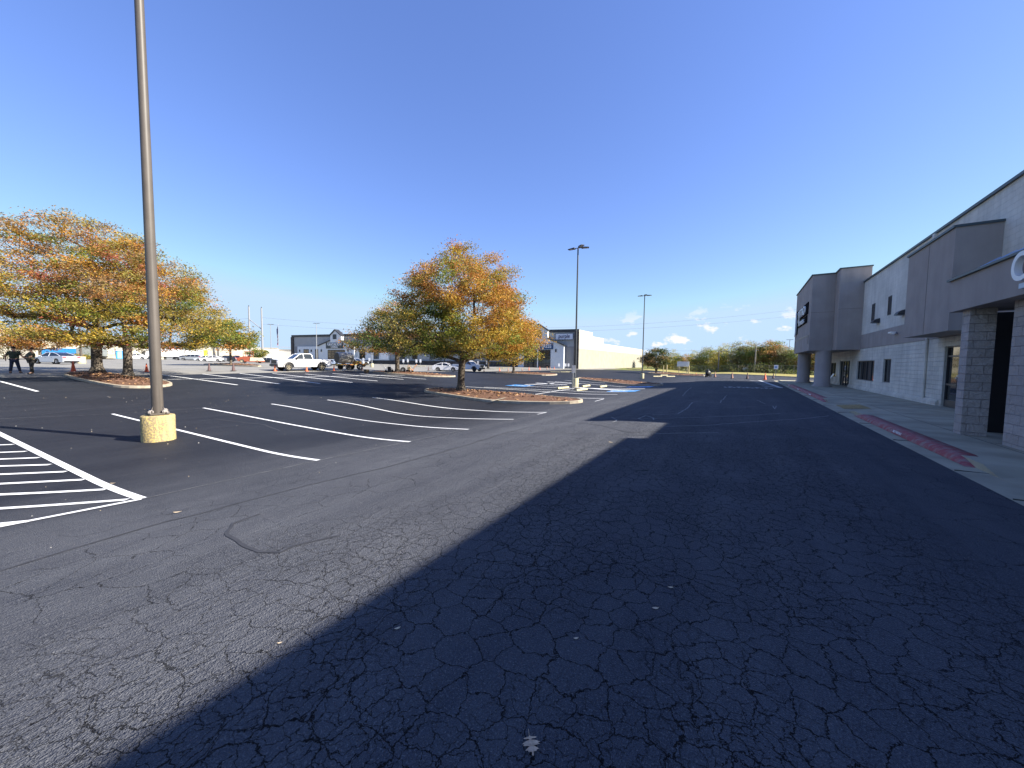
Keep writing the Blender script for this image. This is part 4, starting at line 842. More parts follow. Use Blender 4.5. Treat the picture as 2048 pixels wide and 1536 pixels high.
# ------------------------------------------------------------------ chain-link fence, poles, wires, signs
def fence():
    a, b = Vector(off_line((-30,113.7),(50,15.3), 15.6)[0]), Vector(off_line((-30,113.7),(50,15.3), 15.6)[1])
    F_ = thing('chain_link_fence', 'grey chain-link fence between the grass verge and the wood', 'fence', (a.x,a.y,0)); u = (b-a).normalized(); L = (b-a).length; n = int(L/3)
    w = MB()
    for i in range(n+1):
        q = a+u*i*3; z = hz(q.x,q.y); p = MB(); p.tube((q.x-a.x,q.y-a.y,z),(q.x-a.x,q.y-a.y,z+1.8),.035,n=8); p.build('post', mat('dull_wire', (.14,.14,.13), .8), F_)
        if i < n:
            for h in (1.76,.1): w.tube((q.x-a.x,q.y-a.y,z+h),((q+u*3).x-a.x,(q+u*3).y-a.y,z+h),.02,n=5,caps=False)
            for j in range(20):
                s = q+u*j*.15; e = q+u*(j*.15+1.66); 
                if j*.15+1.66 > 3.3: e = s-u*1.66
                w.tube((s.x-a.x,s.y-a.y,z+.1),(e.x-a.x,e.y-a.y,z+1.76),.005,n=3,caps=False)
    w.build('wire_mesh', mat('dull_wire', (.14,.14,.13), .8), F_)
fence()
def lamp_heads(root, z, n, r, dirs, up=.12):
    for a in dirs:
        c, s = math.cos(a), math.sin(a); h = MB()
        def T(x, y, zz): return (x*c-y*s, x*s+y*c, zz)
        prof = [(.35,0.),(.35,.1),(.95,.06+up*.0),(.95,-.0)]
        v = [T(.30,-.17,z),T(.30,.17,z),T(.95,.17,z+.02),T(.95,-.17,z+.02),T(.33,-.12,z+.13),T(.33,.12,z+.13),T(.93,.15,z+.07),T(.93,-.15,z+.07)]
        h.add(v, [(0,3,2,1),(4,5,6,7),(0,1,5,4),(1,2,6,5),(2,3,7,6),(3,0,4,7)]); h.tube(T(.03,0,z+.04),T(.34,0,z+.05),.035,n=8)
        o = h.build('lamp_head', DARKM, root); g = MB(); v = [T(.42,-.12,z-.004),T(.42,.12,z-.004),T(.9,.13,z+.012),T(.9,-.13,z+.012)]; g.add(v, [(0,3,2,1)]); g.build('lens', LENS, o)
def light_pole(base, top, label, pr, basem, polem, dirs, rb=.30, hb=.76, group='parking lot light poles', near=False):
    r = thing('light_pole', label, 'light pole', base, 0, group)
    m = MB(); m.lathe([(rb,-.2),(rb,hb-.04),(rb-.015,hb-.01),(rb-.05,hb)], 36 if near else 18); m.build('concrete_base', basem, r)
    m = MB(); m.tube((0,0,hb+.04),(0,0,top),pr,pr*.72,28 if near else 12); m.build('pole', polem, r)
    m = MB(); m.cbox((0,0,hb+.035), (rb*1.15,rb*1.15,.05), b=.01 if near else 0)
    for sx in (-1,1):
        for sy in (-1,1): m.tube((sx*rb*.45,sy*rb*.45,hb+.05),(sx*rb*.45,sy*rb*.45,hb+.13),.02,n=8); m.tube((sx*rb*.45,sy*rb*.45,hb+.06),(sx*rb*.45,sy*rb*.45,hb+.09),.035,n=6)
    m.build('base_plate', polem, r)
    if near:
        h = MB(); c_, s_ = -.98, -.2; h.cbox((-pr*.98,-.03,hb+.52), (.03,.09,.16), b=.01); h.build('hand_hole_cover', GALV, r)
        bc = MB()
        for k, a in enumerate((0.5,2.1,3.7,5.3)):
            x, y = math.cos(a)*pr*1.05, math.sin(a)*pr*1.05; bc.add([(x,y,hb+.24),(x*1.9+.05,y*1.9,hb+.065),(x*1.9-.06*math.sin(a),y*1.9+.09*math.cos(a),hb+.065),(x*1.2,y*1.2,hb+.15)], [(0,1,2,3)])
            bc.cbox((x*1.55,y*1.55,hb+.10), (.11,.11,.09), b=.02)
        bc.build('bolt_cover', mat('cover_grey', (.30,.27,.25), .5), r)
    if dirs: lamp_heads(r, top, 0, 0, dirs)
    return r
b = at(318,880); b.z -= .02
light_pole(b, 12.6, 'brown light pole on a rough yellow round base, nearest to the camera', .125, YELB, BRONZE, (PI*.5,PI,0), rb=.355, hb=.72, near=True)
b = at(1150,774); light_pole(b, zat(b,497)-b.z, 'dark three-headed light pole amid the accessible bays and concrete wheel stops', .085, YELW, mat('dark_pole', (.045,.05,.055), .45), (PI*.97+.0,.35,-.75), rb=.30, hb=.80)
b = at(1284,757); light_pole(b, zat(b,592)-b.z, 'dark light pole standing farthest right, before the grass verge', .08, YELW, mat('dark_pole', (.045,.05,.055), .45), (PI,.1,-1.2), rb=.28, hb=.74)
mb = MB()
b = at(163,726.5); light_pole(b, zat(b,560)-b.z, 'brown light pole on a cream base behind the tall left oak', .13, YELW, BRONZE, (0,PI), rb=.45, hb=.95)
b = at(744,734); light_pole(b, zat(b,640)-b.z, 'grey light pole in front of the furniture store windows, half hidden by the oak', .08, YELW, GALV, (0,PI), rb=.35, hb=.8)
for px, dd, tp, lab in ((543,112,649,'four-headed grey light pole between the flagpole and the black car'),(634,108,647,'four-headed grey light pole rising behind the white pickup')):
    b = deep(px, dd); light_pole(b, zat(b,tp)-b.z, lab, .11, YELW, GALV, (YAW+.1,YAW+PI-.1,YAW+.55,YAW+PI-.5), rb=.5, hb=1.0)
b = deep(558, 135); r = thing('flagpole', 'tall flagpole with a furled striped flag left of the furniture store', 'flagpole', b); h = zat(b,650)-b.z
m = MB(); m.tube((0,0,0),(0,0,h),.12,.06,10); m.lathe([(.0,h+.3),(.12,h+.15),(.0,h)],8); m.build('pole', GALV, r)
def flag():
    m = MB()
    for i in range(10):
        z1 = h-.4-i*.62; z0 = z1-.62; k = 0 if i < 4 else (1 if i % 2 else 2)
        vs = []
        for z in (z0,z1):
            for j in range(5): vs.append((-.06-j*.20+.03*math.sin(i+z), .13*math.sin(j*2.2+z*.7), z-j*.25))
        m.add(vs, [(j,j+1,j+6,j+5) for j in range(4)], k)
    m.build('flag', [mat('flag_blue', (.03,.05,.18), .8), mat('flag_red', (.45,.04,.05), .8), mat('flag_white', (.75,.75,.75), .8)], r)
flag()
# twin transmission poles and wires
tp = []
for px, top, lab in ((501,613,'left pole of the tall twin power poles'),(526,616,'right pole of the tall twin power poles')):
    b = deep(px, 150); hh = zat(b,top)-b.z; r = thing('power_pole', lab, 'power pole', b, 0, 'twin transmission poles'); m = MB(); m.tube((0,0,0),(0,0,hh),.42,.26,12); m.build('pole', mat('grey_pole', (.24,.25,.27), .8), r); tp.append((b, hh))
    m = MB(); m.lathe([(.12,hh),(.2,hh+.2),(.1,hh+.5)],8); m.build('insulator', DARKM, r)
(b1,h1),(b2,h2) = tp; m = MB(); d = b2-b1; r1 = bpy.data.objects[0]
for o in bpy.data.objects:
    if o.get('label','').startswith('left pole of the tall twin'): r1 = o
m.tube((0,0,zat(b1,638)-b1.z),(d.x,d.y,zat(b2,659)-b1.z),.16,n=8); m.build('cross_brace', mat('grey_pole', (.24,.25,.27), .8), r1)
def wire(pts, label, sag, rr=.035):
    m = MB(); P = []
    for (px,dd,py) in pts: p = deep(px,dd); P.append(Vector((p.x,p.y,zat(p,py))))
    a, e = P; last = a; k = 40
    for i in range(1,k+1):
        t = i/k; q = a.lerp(e,t); q.z -= sag*4*t*(1-t); m.tube(last-a,q-a,rr,n=4,caps=False); last = q
    o = m.build('power_wire', mat('wire_grey', (.16,.17,.19), .6), None, a); tag(o, label, 'power line', 'overhead wires')
wire([(526,150,635),(1680,150,606)], 'upper overhead wire running right from the twin power poles', 7.0)
wire([(526,150,648),(1680,150,620)], 'lower overhead wire running right from the twin power poles', 6.0)
wire([(-60,150,640),(501,150,637)], 'overhead wire reaching the twin power poles from the left', 2)
wire([(1290,118,697),(1437,118,699)], 'short low wire above the wood leading to the wooden pole', .6, .03)
for px, dd, y0, top, lab in ((1437,97,741,700,'pale wooden utility pole standing before the yellow trees'),(1510,86,746,691,'pale wooden utility pole right of the small white tank')):
    b = deep(px, dd); r = thing('utility_pole', lab, 'utility pole', b); h = zat(b,top)-b.z; m = MB(); m.tube((0,0,-.3),(0,0,h),.17,.12,10); m.build('pole', WOODP, r); m = MB(); m.tube((0,0,h-.4),(1.2,.8,h-.15),.04,n=6); m.cbox((1.3,.87,h-.2),(.5,.3,.14)); m.build('lamp_arm', GALV, r)
b = deep(1577,125); r = thing('light_pole', 'thin twin-headed light pole beyond the wood left of the round columns', 'light pole', b, 0, 'parking lot light poles'); h = zat(b,679.5)-b.z; m = MB(); m.tube((0,0,0),(0,0,h),.11,.08,8); m.build('pole', GALV, r)
m = MB(); m.cbox((0,0,h),(1.9,.35,.12)); m.build('lamp_head', DARKM, r)
b = at(1492,743); b = deep(1492,92); o = MB(); o.lathe([(.0,0),(.0,.0),(.62,.0),(.66,.35),(.6,.62),(.4,.82),(.12,.9),(.1,.98),(0,1.0)],20); t = o.build('water_tank', WHITE, None, (b.x,b.y,zat(b,740.5))); tag(t, 'small white round tank among the scrub by the fence', 'tank')
s_ = MB(); s_.cbox((0,0,.5),(.7,.7,1.2)); q = s_.build('tank_stand', CONC, t); q.location = (0,0,-1.12)

def post_sign(base, h, w, ph, label, group=None, face=-PI/2, panel=SIGNW, post=GALV, second=None, name='road_sign'):
    r = thing(name, label, 'sign', base, face+PI/2, group); m = MB(); m.box(-.025,-.015,-.1,.025,.015,h); m.build('post', post, r); m = MB(); m.cbox((0,-.03,h-ph/2),(w,.012,ph),b=.004); o = m.build('panel', panel, r); return r, o
b = at(1551,757); r, o = post_sign(b, zat(b,730)-b.z, .46, .56, 'white and blue accessible parking sign at the sidewalk corner', face=-PI/2-.1)
h = zat(b,730)-b.z
m = MB(); m.box(-.13,-.045,h-.42,.13,-.037,h-.16); m.build('blue_square', BLUEP, o); text('symbol_dot', 'o', .2, SIGNW, o, frame(Vector((0,-.047,h-.27)), (1,0,0), (0,0,1)), .002)
for px, by, dx, lab in ((1145.5,780,0,'white accessible parking sign left of the middle light pole base'),(1149.5,778,0,'white accessible parking sign touching the middle light pole')):
    b = at(px,by); r, o = post_sign(b, zat(b,730.5)-b.z, .32, .62, lab, 'signs of the accessible bays', face=-PI/2-.6 if px < 1147 else -PI/2-.9)
k = 0
for px, by, tp, lab in ((727,733,716,'white parking sign first right of the silver pickup'),(739,733,716,'white parking sign immediately left of the grey light pole'),(807,732.5,718.5,'star-topped white sign right of the rear oak trunk'),(816,732,718,'white parking sign second right of the rear oak trunk'),(833,732.5,718.5,'white parking sign above the yellow wheel stops'),(841,732.5,718.5,'white parking sign left of the white coupe, last of its row'),(956,735,722,'white parking sign just right of the jacked-up pickup'),(974,735.5,722,'white parking sign at the hidden yellow oak'),(1118,738,727,'low white sign before the mattress store corner window'),(1131,738.5,727,'low white sign on the dark stone base by the corner'),(1137,738.5,727,'low white sign nearest the corner of the mattress store')):
    b = deep(px, 82 if px < 1000 else 90); r, o = post_sign(b, zat(b,tp)-b.z, .42, .72, lab, 'small parking signs in front of the furniture store', face=-PI/2+.5)
b = deep(1366, 88); r = thing('board_sign', 'wide white property sign on two posts on the grass verge', 'sign', b, YAW*0-.35); z1 = zat(b,723)-b.z; z0 = zat(b,733)-b.z
m = MB(); m.cbox((0,0,(z0+z1)/2),(2.9,.06,z1-z0)); pn = m.build('panel', mat('board_white', (.6,.64,.7), .5), r)
m = MB()
for i, wdt in enumerate((1.9,2.4,1.6)): m.box(-wdt/2,-.036,z1-.3-i*.32,wdt/2,-.031,z1-.2-i*.32)
m.build('print', mat('faded_print', (.35,.42,.55), .6), pn)
for x in (-1.0,1.0): m = MB(); m.box(x-.05,.031,0,x+.05,.12,z0+.2); m.build('post', WOODP, r)
for px, lab in ((1327,'left of two short yellow bollards by the board sign'),(1334,'right of two short yellow bollards by the board sign'),(1378,'white bollard touching the board sign')):
    b = deep(px, 84); m = MB(); m.lathe([(.11,0),(.11,1.75),(.08,1.85),(0,1.88)],12); tag(m.build('bollard', mat('old_yellow', (.5,.42,.22), .8), None, b), lab, 'bollard', 'bollards on the verge')

# wheel stops
def wheel_stop():
    m = MB(); m.prismx([(-.09,0),(.09,0),(.07,.11),(.04,.14),(-.04,.14),(-.07,.11)], -.9, .9); return m.mesh('wheel_stop', YELW)
WS = wheel_stop()
def stop(px, py, rot, lab): p = at(px,py); o = bpy.data.objects.new('wheel_stop', WS); COL.objects.link(o); o.location = p; o.rotation_euler = (0,0,rot); tag(o, lab, 'wheel stop', 'concrete wheel stops')
for a in ((1126,777,PI/2-.1,'concrete wheel stop just left of the middle light pole base'),(1163,780.5,PI/2-.1,'concrete wheel stop in front of the middle light pole base'),(1172,773,PI/2,'concrete wheel stop right of the middle light pole base'),(1206,774,PI/2,'concrete wheel stop farthest right of the middle light pole base'),
    (1110,744.5,.3,'loose wheel stop lying leftmost before the mattress store'),(1130,744.5,0.5,'yellowed loose wheel stop lying between two others before the mattress store'),(1140,744,.3,'loose wheel stop lying nearest the middle light pole'),
    (1315,753.3,.9,'tipped wheel stop right of the farthest light pole'),(1328,751,1.,'middle one of three tipped wheel stops by the verge'),(1341,753.5,.9,'tipped wheel stop nearest the board sign'),(1374,746.5,.4,'pale wheel stop lying under the board sign'),
    (818,733,.4,'wheel stop behind the striping tools'),(835,733,.4,'long yellow wheel stop behind the striping tools'),(845,732.5,.4,'wheel stop closest to the white coupe'),(888,741.5,.4,'wheel stop by the front of the white coupe'),(1000,737,.4,'wheel stop just left of the thin yellow oak'),(1013,736,.4,'wheel stop beside the small white sign at the yellow oak'),(735,731.5,.4,'yellow wheel stop left of the grey pole base')): stop(*a)

# cones
def cone(col, bandm, tip, name='traffic_cone'):
    r = thing(name, 'x', 'traffic cone', (0,0,0), 0, 'traffic cones across the lot')
    m = MB(); m.lathe([(.135,.035),(.125,.05),(.028,.70),(.022,.715),(0,.715)],20); m.build('body', col, r)
    m = MB(); m.cbox((0,0,.018),(.36,.36,.036),b=.008); m.build('foot', BLACK if col is not ORANGE else ORANGE, r)
    if bandm: m = MB(); m.lathe([(.092,.27),(.064,.44)],20); m.lathe([(.056,.50),(.042,.60)],20); m.build('reflective_band', bandm, r)
    return r
cO = cone(ORANGE, None, 0); cB = cone(mat('dark_cone', (.09,.05,.05), .7), REFL, 0); cW = cone(FADEC, REFL, 0); first = {id(cO):1,id(cB):1,id(cW):1}
for px, py, c, s, lab in ((147,744,cO,1.25,'large orange cone between the silver sedan and the tall left oak'),(293.5,743.5,cO,1.05,'orange cone just left of the brown pole'),(418.5,742,cB,1.1,'dark cone with pale bands left of the small green tree'),(467,742,cB,1.2,'dark cone with white band below the small green tree'),
    (550,742,cO,.95,'orange cone in front of the white pickup grille'),(613.5,742.5,cO,.9,'orange cone under the middle of the white pickup'),(668,741.5,cO,.9,'orange cone between the white pickup and the tank trailer'),(724.5,741,cB,1.0,'dark cone right of the tank trailer wheel'),(857,741,cB,.95,'dark cone left of the white coupe'),(879.5,740.5,cW,.7,'small white cone by the rear wheel of the coupe'),
    (968,743,cB,.8,'dark cone just right of the jacked-up pickup'),(999,742,cO,1.0,'orange cone left of the thin yellow oak'),(1016.5,742,cW,1.0,'faded cone touching the thin yellow oak trunk'),(1044.5,741,cW,.9,'faded cone right of the thin yellow oak'),(1058,740.5,cO,1.0,'orange cone left of the mattress store doors'),(1079.5,739.5,cO,1.0,'orange cone at the porch post of the mattress store'),(1094,738.8,cW,1.0,'first of two faded cones by the mattress store doors'),(1100,738.6,cW,.95,'second of two faded cones by the mattress store doors'),(1108.5,738.3,cO,.9,'orange cone at the right edge of the mattress doors'),
    (1392,750,cO,.7,'low orange cone on the mulch by the board sign'),(1430,754.5,cW,1.15,'faded orange cone beside the black blower'),(1464,757,cW,1.15,'tan cone, next one right of the blower cone'),(1494.5,758,cB,1.1,'dark cone with pale top midway along the far cone row'),(1530,759.5,cO,1.15,'bright orange cone near the accessible parking sign'),(1546.5,757,cB,1.0,'dark cone touching the accessible sign post')):
    p = at(px,py)
    if first[id(c)]: first[id(c)] = 0; c.location = p; c['label'] = lab; c.scale = (s,)*3
    else: dup(c, p, 0, lab, s)

# ------------------------------------------------------------------ vehicles
def wheel(root, x, y, r, w, hub=RIM):
    s = 1 if y > 0 else -1; t = MB(); prof = [(r*.62,-w/2),(r*.93,-w/2),(r,-w*.36),(r,w*.36),(r*.93,w/2),(r*.62,w/2)]
    def ring(m, prof, c, mi=0, n=24):
        vs = []; 
        for rr, yy in prof:
            for i in range(n): a = 2*PI*i/n; vs.append((c[0]+rr*math.cos(a), c[1]+yy, c[2]+rr*math.sin(a)))
        m.add(vs, [(j*n+i, j*n+(i+1) % n, (j+1)*n+(i+1) % n, (j+1)*n+i) for j in range(len(prof)-1) for i in range(n)], mi, True)
    ring(t, prof, (0,0,0)); o = t.build('wheel', RUBB, root, (x,y,r)); h = MB()
    ring(h, [(r*.63,s*w*.45),(r*.58,s*w*.46),(r*.55,s*w*.25)], (0,0,0)); 
    for i in range(6):
        a = i*PI/3; c_, s_ = math.cos(a), math.sin(a); q = .06
        h.add([(c_*r*.1-s_*r*q*1.2, s*w*.40, s_*r*.1+c_*r*q*1.2),(c_*r*.1+s_*r*q*1.2, s*w*.40, s_*r*.1-c_*r*q*1.2),(c_*r*.6+s_*r*q, s*w*.44, s_*r*.6-c_*r*q),(c_*r*.6-s_*r*q, s*w*.44, s_*r*.6+c_*r*q)], [(0,1,2,3)])
    h.lathe([(r*.0,0),(r*.12,0),(r*.0,.001)],8,c=(0,0,0)) if False else None
    d = MB(); n = 20; d.add([(0,s*w*.2,0)]+[(r*.6*math.cos(2*PI*i/n),s*w*.2,r*.6*math.sin(2*PI*i/n)) for i in range(n)], [(0,1+i,1+(i+1) % n) for i in range(n)]); d.build('wheel_disc', BLACK, o)
    h.build('rim', hub, o)
def arch(x, r, n=9, z0=0.): return [(x-r*math.cos(PI*i/n), z0+r*math.sin(PI*i/n)) for i in range(n+1)]
def vehicle(name, label, cat, loc, rot, body, kind='sedan', sc=1., hub=RIM, group=None, trim=None):
    K = dict(
      sedan=dict(L=4.8,W=1.84,wx=(-1.42,1.42),wr=.335,low=.24,prof=[(2.38,.50),(2.40,.62),(2.30,.72),(1.9,.84),(1.15,.95),(-1.55,1.02),(-2.2,1.03),(-2.36,.98),(-2.40,.62),(-2.36,.40)],roof=[(1.15,.94),(.30,1.40),(-.15,1.455),(-.75,1.44),(-1.35,1.26),(-1.85,1.02)],pill=(-.25,)),
      coupe=dict(L=4.6,W=1.80,wx=(-1.30,1.38),wr=.34,low=.24,prof=[(2.28,.48),(2.30,.60),(2.15,.72),(1.7,.82),(.95,.93),(-1.5,1.03),(-2.1,1.0),(-2.28,.92),(-2.30,.6),(-2.26,.40)],roof=[(1.0,.92),(.15,1.36),(-.3,1.42),(-.85,1.40),(-1.45,1.22),(-1.95,1.0)],pill=(-.55,)),
      suv=dict(L=4.7,W=1.9,wx=(-1.38,1.38),wr=.37,low=.3,prof=[(2.32,.55),(2.35,.75),(2.25,.90),(1.9,1.0),(1.15,1.08),(-1.5,1.12),(-2.30,1.12),(-2.34,.7),(-2.3,.48)],roof=[(1.15,1.06),(.45,1.60),(.1,1.70),(-1.5,1.70),(-1.95,1.62),(-2.28,1.12)],pill=(-.2,-1.2)),
      pickup=dict(L=5.9,W=2.04,wx=(-1.85,1.83),wr=.42,low=.42,prof=[(2.92,.62),(2.94,.95),(2.88,1.18),(2.5,1.24),(1.25,1.30),(-.62,1.30),(-.64,1.28),(-2.88,1.28),(-2.92,1.24),(-2.95,.7),(-2.9,.55)],roof=[(1.30,1.28),(.62,1.80),(.3,1.90),(-.55,1.90),(-.72,1.84),(-.80,1.30)],pill=(.22,)))[kind]
    r = thing(name, label, cat, loc, rot, group, sc); W2 = K['W']/2; wr = K['wr']; ar = wr*1.22; lo = K['low']
    pts = list(K['prof']); tail = pts[-1]; rear = arch(K['wx'][0], ar, z0=wr*.95); frnt = arch(K['wx'][1], ar, z0=wr*.95)
    poly = pts+[(tail[0]+.08,lo),(K['wx'][0]-ar,lo)]+rear+[(K['wx'][0]+ar,lo),(K['wx'][1]-ar,lo)]+frnt+[(K['wx'][1]+ar,lo),(pts[0][0]-.06,lo)]
    m = MB(); k = len(poly); lay = [(-W2,.93),(-W2*.985,.985),(-W2*.9,1.0),(W2*.9,1.0),(W2*.985,.985),(W2,.93)]; cz = .75
    zc = (lo+pts[len(pts)//2][1])/2; vs = []
    for y, s in lay: vs += [(x*(1-(1-s)*.35), y, zc+(z-zc)*s if z > lo+.02 and abs(z) > 0 else z) for x, z in poly]
    m.add(vs, [tuple(range(k)), tuple(range(6*k-1,5*k-1,-1))]+[(j*k+i, j*k+(i+1) % k, (j+1)*k+(i+1) % k, (j+1)*k+i) for j in range(5) for i in range(k)])
    if kind == 'pickup': pass
    bo = m.build('body', body, r)
    # cabin
    rf = K['roof']; zb = rf[0][1]; zt = max(z for _, z in rf); q = len(rf); m = MB(); vs = []
    def wy(z): return W2*.93-(z-zb)/(zt-zb)*W2*.20
    for x, z in rf: vs += [(x,-wy(z),z),(x,wy(z),z)]
    m.add(vs, [(2*i,2*i+1,2*i+3,2*i+2) for i in range(q-1)]); m.add([v for v in vs[0::2]], [tuple(range(q))]); m.add([v for v in vs[1::2]], [tuple(range(q))[::-1]])
    m.build('windows', CGLAS, r)
    rp = MB(); top = [(x,z) for x,z in rf if z > zt-.12]; vs = []
    for x, z in top: vs += [(x,-wy(z)-.012,z+.004),(x,wy(z)+.012,z+.004),(x,-wy(z)-.012,z+.035),(x,wy(z)+.012,z+.035)]
    n_ = len(top)
    for i in range(n_-1): a = 4*i; rp.add([vs[a],vs[a+1],vs[a+4],vs[a+5],vs[a+2],vs[a+3],vs[a+6],vs[a+7]], [(4,5,7,6),(0,4,6,2),(1,3,7,5),(0,2,3,1)])
    for s in (-1,1):                                           # pillars and roof rails
        for (xa,za),(xb,zb_) in zip(rf, rf[1:]):
            rp.tube((xa,s*(wy(za)+.004),za),(xb,s*(wy(zb_)+.004),zb_+.01),.045,n=6)
        for px_ in K['pill']:
            zt_ = np.interp(-px_, [-x for x,_ in rf], [z for _,z in rf]); rp.tube((px_,s*(wy(zb)+.006),zb),(px_-.03,s*(wy(zt_)+.006),zt_),.045,n=6)
    rp.build('roof', body, r)
    for x in K['wx']:
        for s in (-1,1): wheel(r, x, s*(W2-.13), wr, .24, hub)
    ws = MB()
    for x in K['wx']: ws.box(x-ar*.98,-W2*.86,lo+.02,x+ar*.98,W2*.86,wr+ar*.75)
    ws.box(-K['L']*.44,-W2*.8,lo-.06,K['L']*.44,W2*.8,lo+.05); ws.build('underbody', BLACK, r)
    fx, fz = pts[1]; bxp = min(p[0] for p in pts); hl = fz+.06 if kind != 'pickup' else .98
    for s in (-1,1):
        m = MB(); m.cbox((fx-.10,s*W2*.74,hl), (.20,.42,.15 if kind != 'pickup' else .26), b=.03); m.build('headlight', HEADL, r)
        m = MB(); m.cbox((bxp+.09,s*W2*.80,(.86 if kind in ('sedan','coupe') else 1.05)), (.18,.34,.14 if kind in ('sedan','coupe') else .34), b=.02); m.build('tail_light', REDL, r)
        m = MB(); m.cbox((rf[0][0]-.28,s*(W2+.09),zb+.08), (.14,.2,.14 if kind != 'pickup' else .24), b=.03); m.build('mirror', body if kind != 'pickup' else BLACK, r)
        m = MB(); dz = zb-.14
        for hx in ((.15,-.75) if kind != 'coupe' else (-.2,)): m.cbox((hx,s*(W2*.985+.005),dz), (.16,.03,.03))
        m.build('door_handle', trim or DARKM, r)
        m = MB()
        for hx in ((.95,.02,-.95) if kind not in ('coupe',) else (.85,-.45)): m.box(hx-.006,s*(W2*.992)-.004,lo+.12,hx+.006,s*(W2*.992)+.004,zb-.03)
        m.build('door_gap', BLACK, r)
    m = MB(); 
    if kind == 'pickup': m.cbox((fx-.02,0,.98),(.10,1.25,.42),b=.03); m.cbox((fx+.02,0,.60),(.16,1.95,.24),b=.05)
    else: m.cbox((fx-.02,0,fz-.18),(.08,1.1,.20),b=.02)
    m.build('grille', trim or BLACK, r)
    m = MB(); m.cbox((bxp-.012,0,.60 if kind in ('sedan','coupe') else .72),(.03,.34,.16)); m.build('licence_plate', SIGNW, r)
    if kind in ('sedan','coupe'): m = MB(); m.box(bxp+.0,-W2*.8,.26,bxp+.2,W2*.8,.40); m.build('rear_bumper', BLACK, r)
    if kind == 'pickup':
        m = MB(); m.box(-2.84,-.86,1.283,-.82,.86,1.286); m.build('cargo_bed', BLACK, r); m = MB(); m.cbox((bxp-.06,0,.6),(.14,1.9,.18),b=.03); m.build('rear_bumper', GALV, r)
        for x in K['wx']:
            for s in (-1,1):
                f = MB(); pa = arch(x, ar*1.02, 12, wr*.95); pb = arch(x, ar*1.16, 12, wr*.95); n_ = len(pa)
                f.add([(a_[0],s*W2*1.0,a_[1]) for a_ in pa]+[(a_[0],s*W2*1.0,a_[1]) for a_ in pb]+[(a_[0],s*(W2+.04),a_[1]) for a_ in pa]+[(a_[0],s*(W2+.02),a_[1]) for a_ in pb], [(2*n_+i,2*n_+i+1,3*n_+i+1,3*n_+i) for i in range(n_-1)]+[(n_+i,n_+i+1,3*n_+i+1,3*n_+i) for i in range(n_-1)]+[(i,i+1,2*n_+i+1,2*n_+i) for i in range(n_-1)]); f.build('wheel_arch_trim', BLACK, r)
    return r
def head(deg): return R(90+deg)                       # deg measured left of the store's long axis
WP = mat('white_car_paint', (.74,.74,.75), .18, spec=.6); SP = mat('silver_car_paint', (.50,.53,.58), .22, metal=.35, spec=.6); BP = mat('black_car_paint', (.015,.017,.022), .15, spec=.7); GP = mat('grey_car_paint', (.28,.30,.33), .22, metal=.4); RP = mat('red_car_paint', (.24,.03,.03), .25); BLP = mat('blue_vehicle_paint', (.03,.22,.55), .3)
tq = dict(hub=mat('bronze_rim', (.30,.26,.18), .4, metal=.5))
vehicle('pickup_truck', 'white crew cab pickup with black grille parked before the furniture store', 'pickup truck', at(604,740.5), head(176), WP, 'pickup', **tq)
vehicle('parked_car', 'silver sedan seen from behind next to the two walking people', 'car', at(112,727.5), head(117), SP, 'sedan')
vehicle('parked_car', 'white coupe with dark windows left of the golden oak trunk', 'car', at(893,742.5), head(-62), WP, 'coupe')
vehicle('pickup_truck', 'white jacked-up pickup with black wheels behind the golden oak trunk', 'pickup truck', deep(937,68), head(-84), WP, 'pickup', 1.0, hub=BLACK)
def parked(px, dd, hd, paint, kind, lab, sc=1.): vehicle('parked_car' if kind != 'pickup' else 'pickup_truck', lab, 'car' if kind != 'pickup' else 'pickup truck', deep(px,dd), head(hd), paint, kind, sc)
parked(381,108,150,GP,'suv','grey sports utility car left of the lime truck cab'); parked(411,104,150,SP,'sedan','pale silver sedan right of the lime truck cab'); parked(424,98,150,WP,'sedan','white hatchback in the middle of the parked row'); parked(434,101,150,GP,'sedan','dark grey sedan beside the white hatchback')
parked(452,102,150,BP,'suv','black sports utility car left of the small green tree trunk'); parked(474,116,150,RP,'pickup','red pickup partly behind the small green tree trunk'); parked(532,100,150,BP,'sedan','black car parked right of the orange machine')
parked(665,84,-60,mat('pale_blue_paint', (.48,.56,.68), .25),'sedan','pale blue white hatchback behind the pickup tailgate'); parked(708,80,-70,SP,'pickup','silver pickup behind the tank trailer'); parked(272,92,160,WP,'sedan','white car between the two left oak trunks and the brown pole', .9)
parked(368,112,150,BP,'sedan','black car hidden left of the grey sports utility car')

# blue box truck, white trailer, lime cab, skip, toilet
def boxy(name, label, cat, loc, rot, L, Wd, z0, z1, m_, parts=(), wheels=(), slope=0):
    r = thing(name, label, cat, loc, rot); m = MB(); m.prism([(-L/2,z0),(L/2,z0),(L/2,z1-slope*.4),(L/2-slope,z1),(-L/2+slope*.3,z1)], -Wd/2, Wd/2); m.build('body', m_, r)
    for nm, c, d, mm in parts: q = MB(); q.cbox(c, d, b=.01); q.build(nm, mm, r)
    for x, rr in wheels:
        for s in (-1,1): wheel(r, x, s*(Wd/2-.12), rr, .25)
    return r
b = deep(130,84); boxy('box_truck', 'long blue covered truck behind the silver sedan', 'truck', b, head(150), 6.5, 2.2, .5, 2.3, BLP, [('windscreen',(3.1,0,1.75),(.35,1.8,.5),CGLAS),('sill',(0,0,.45),(6.2,2.1,.2),BLACK)], ((-2,.42),(2,.42)), 1.1)
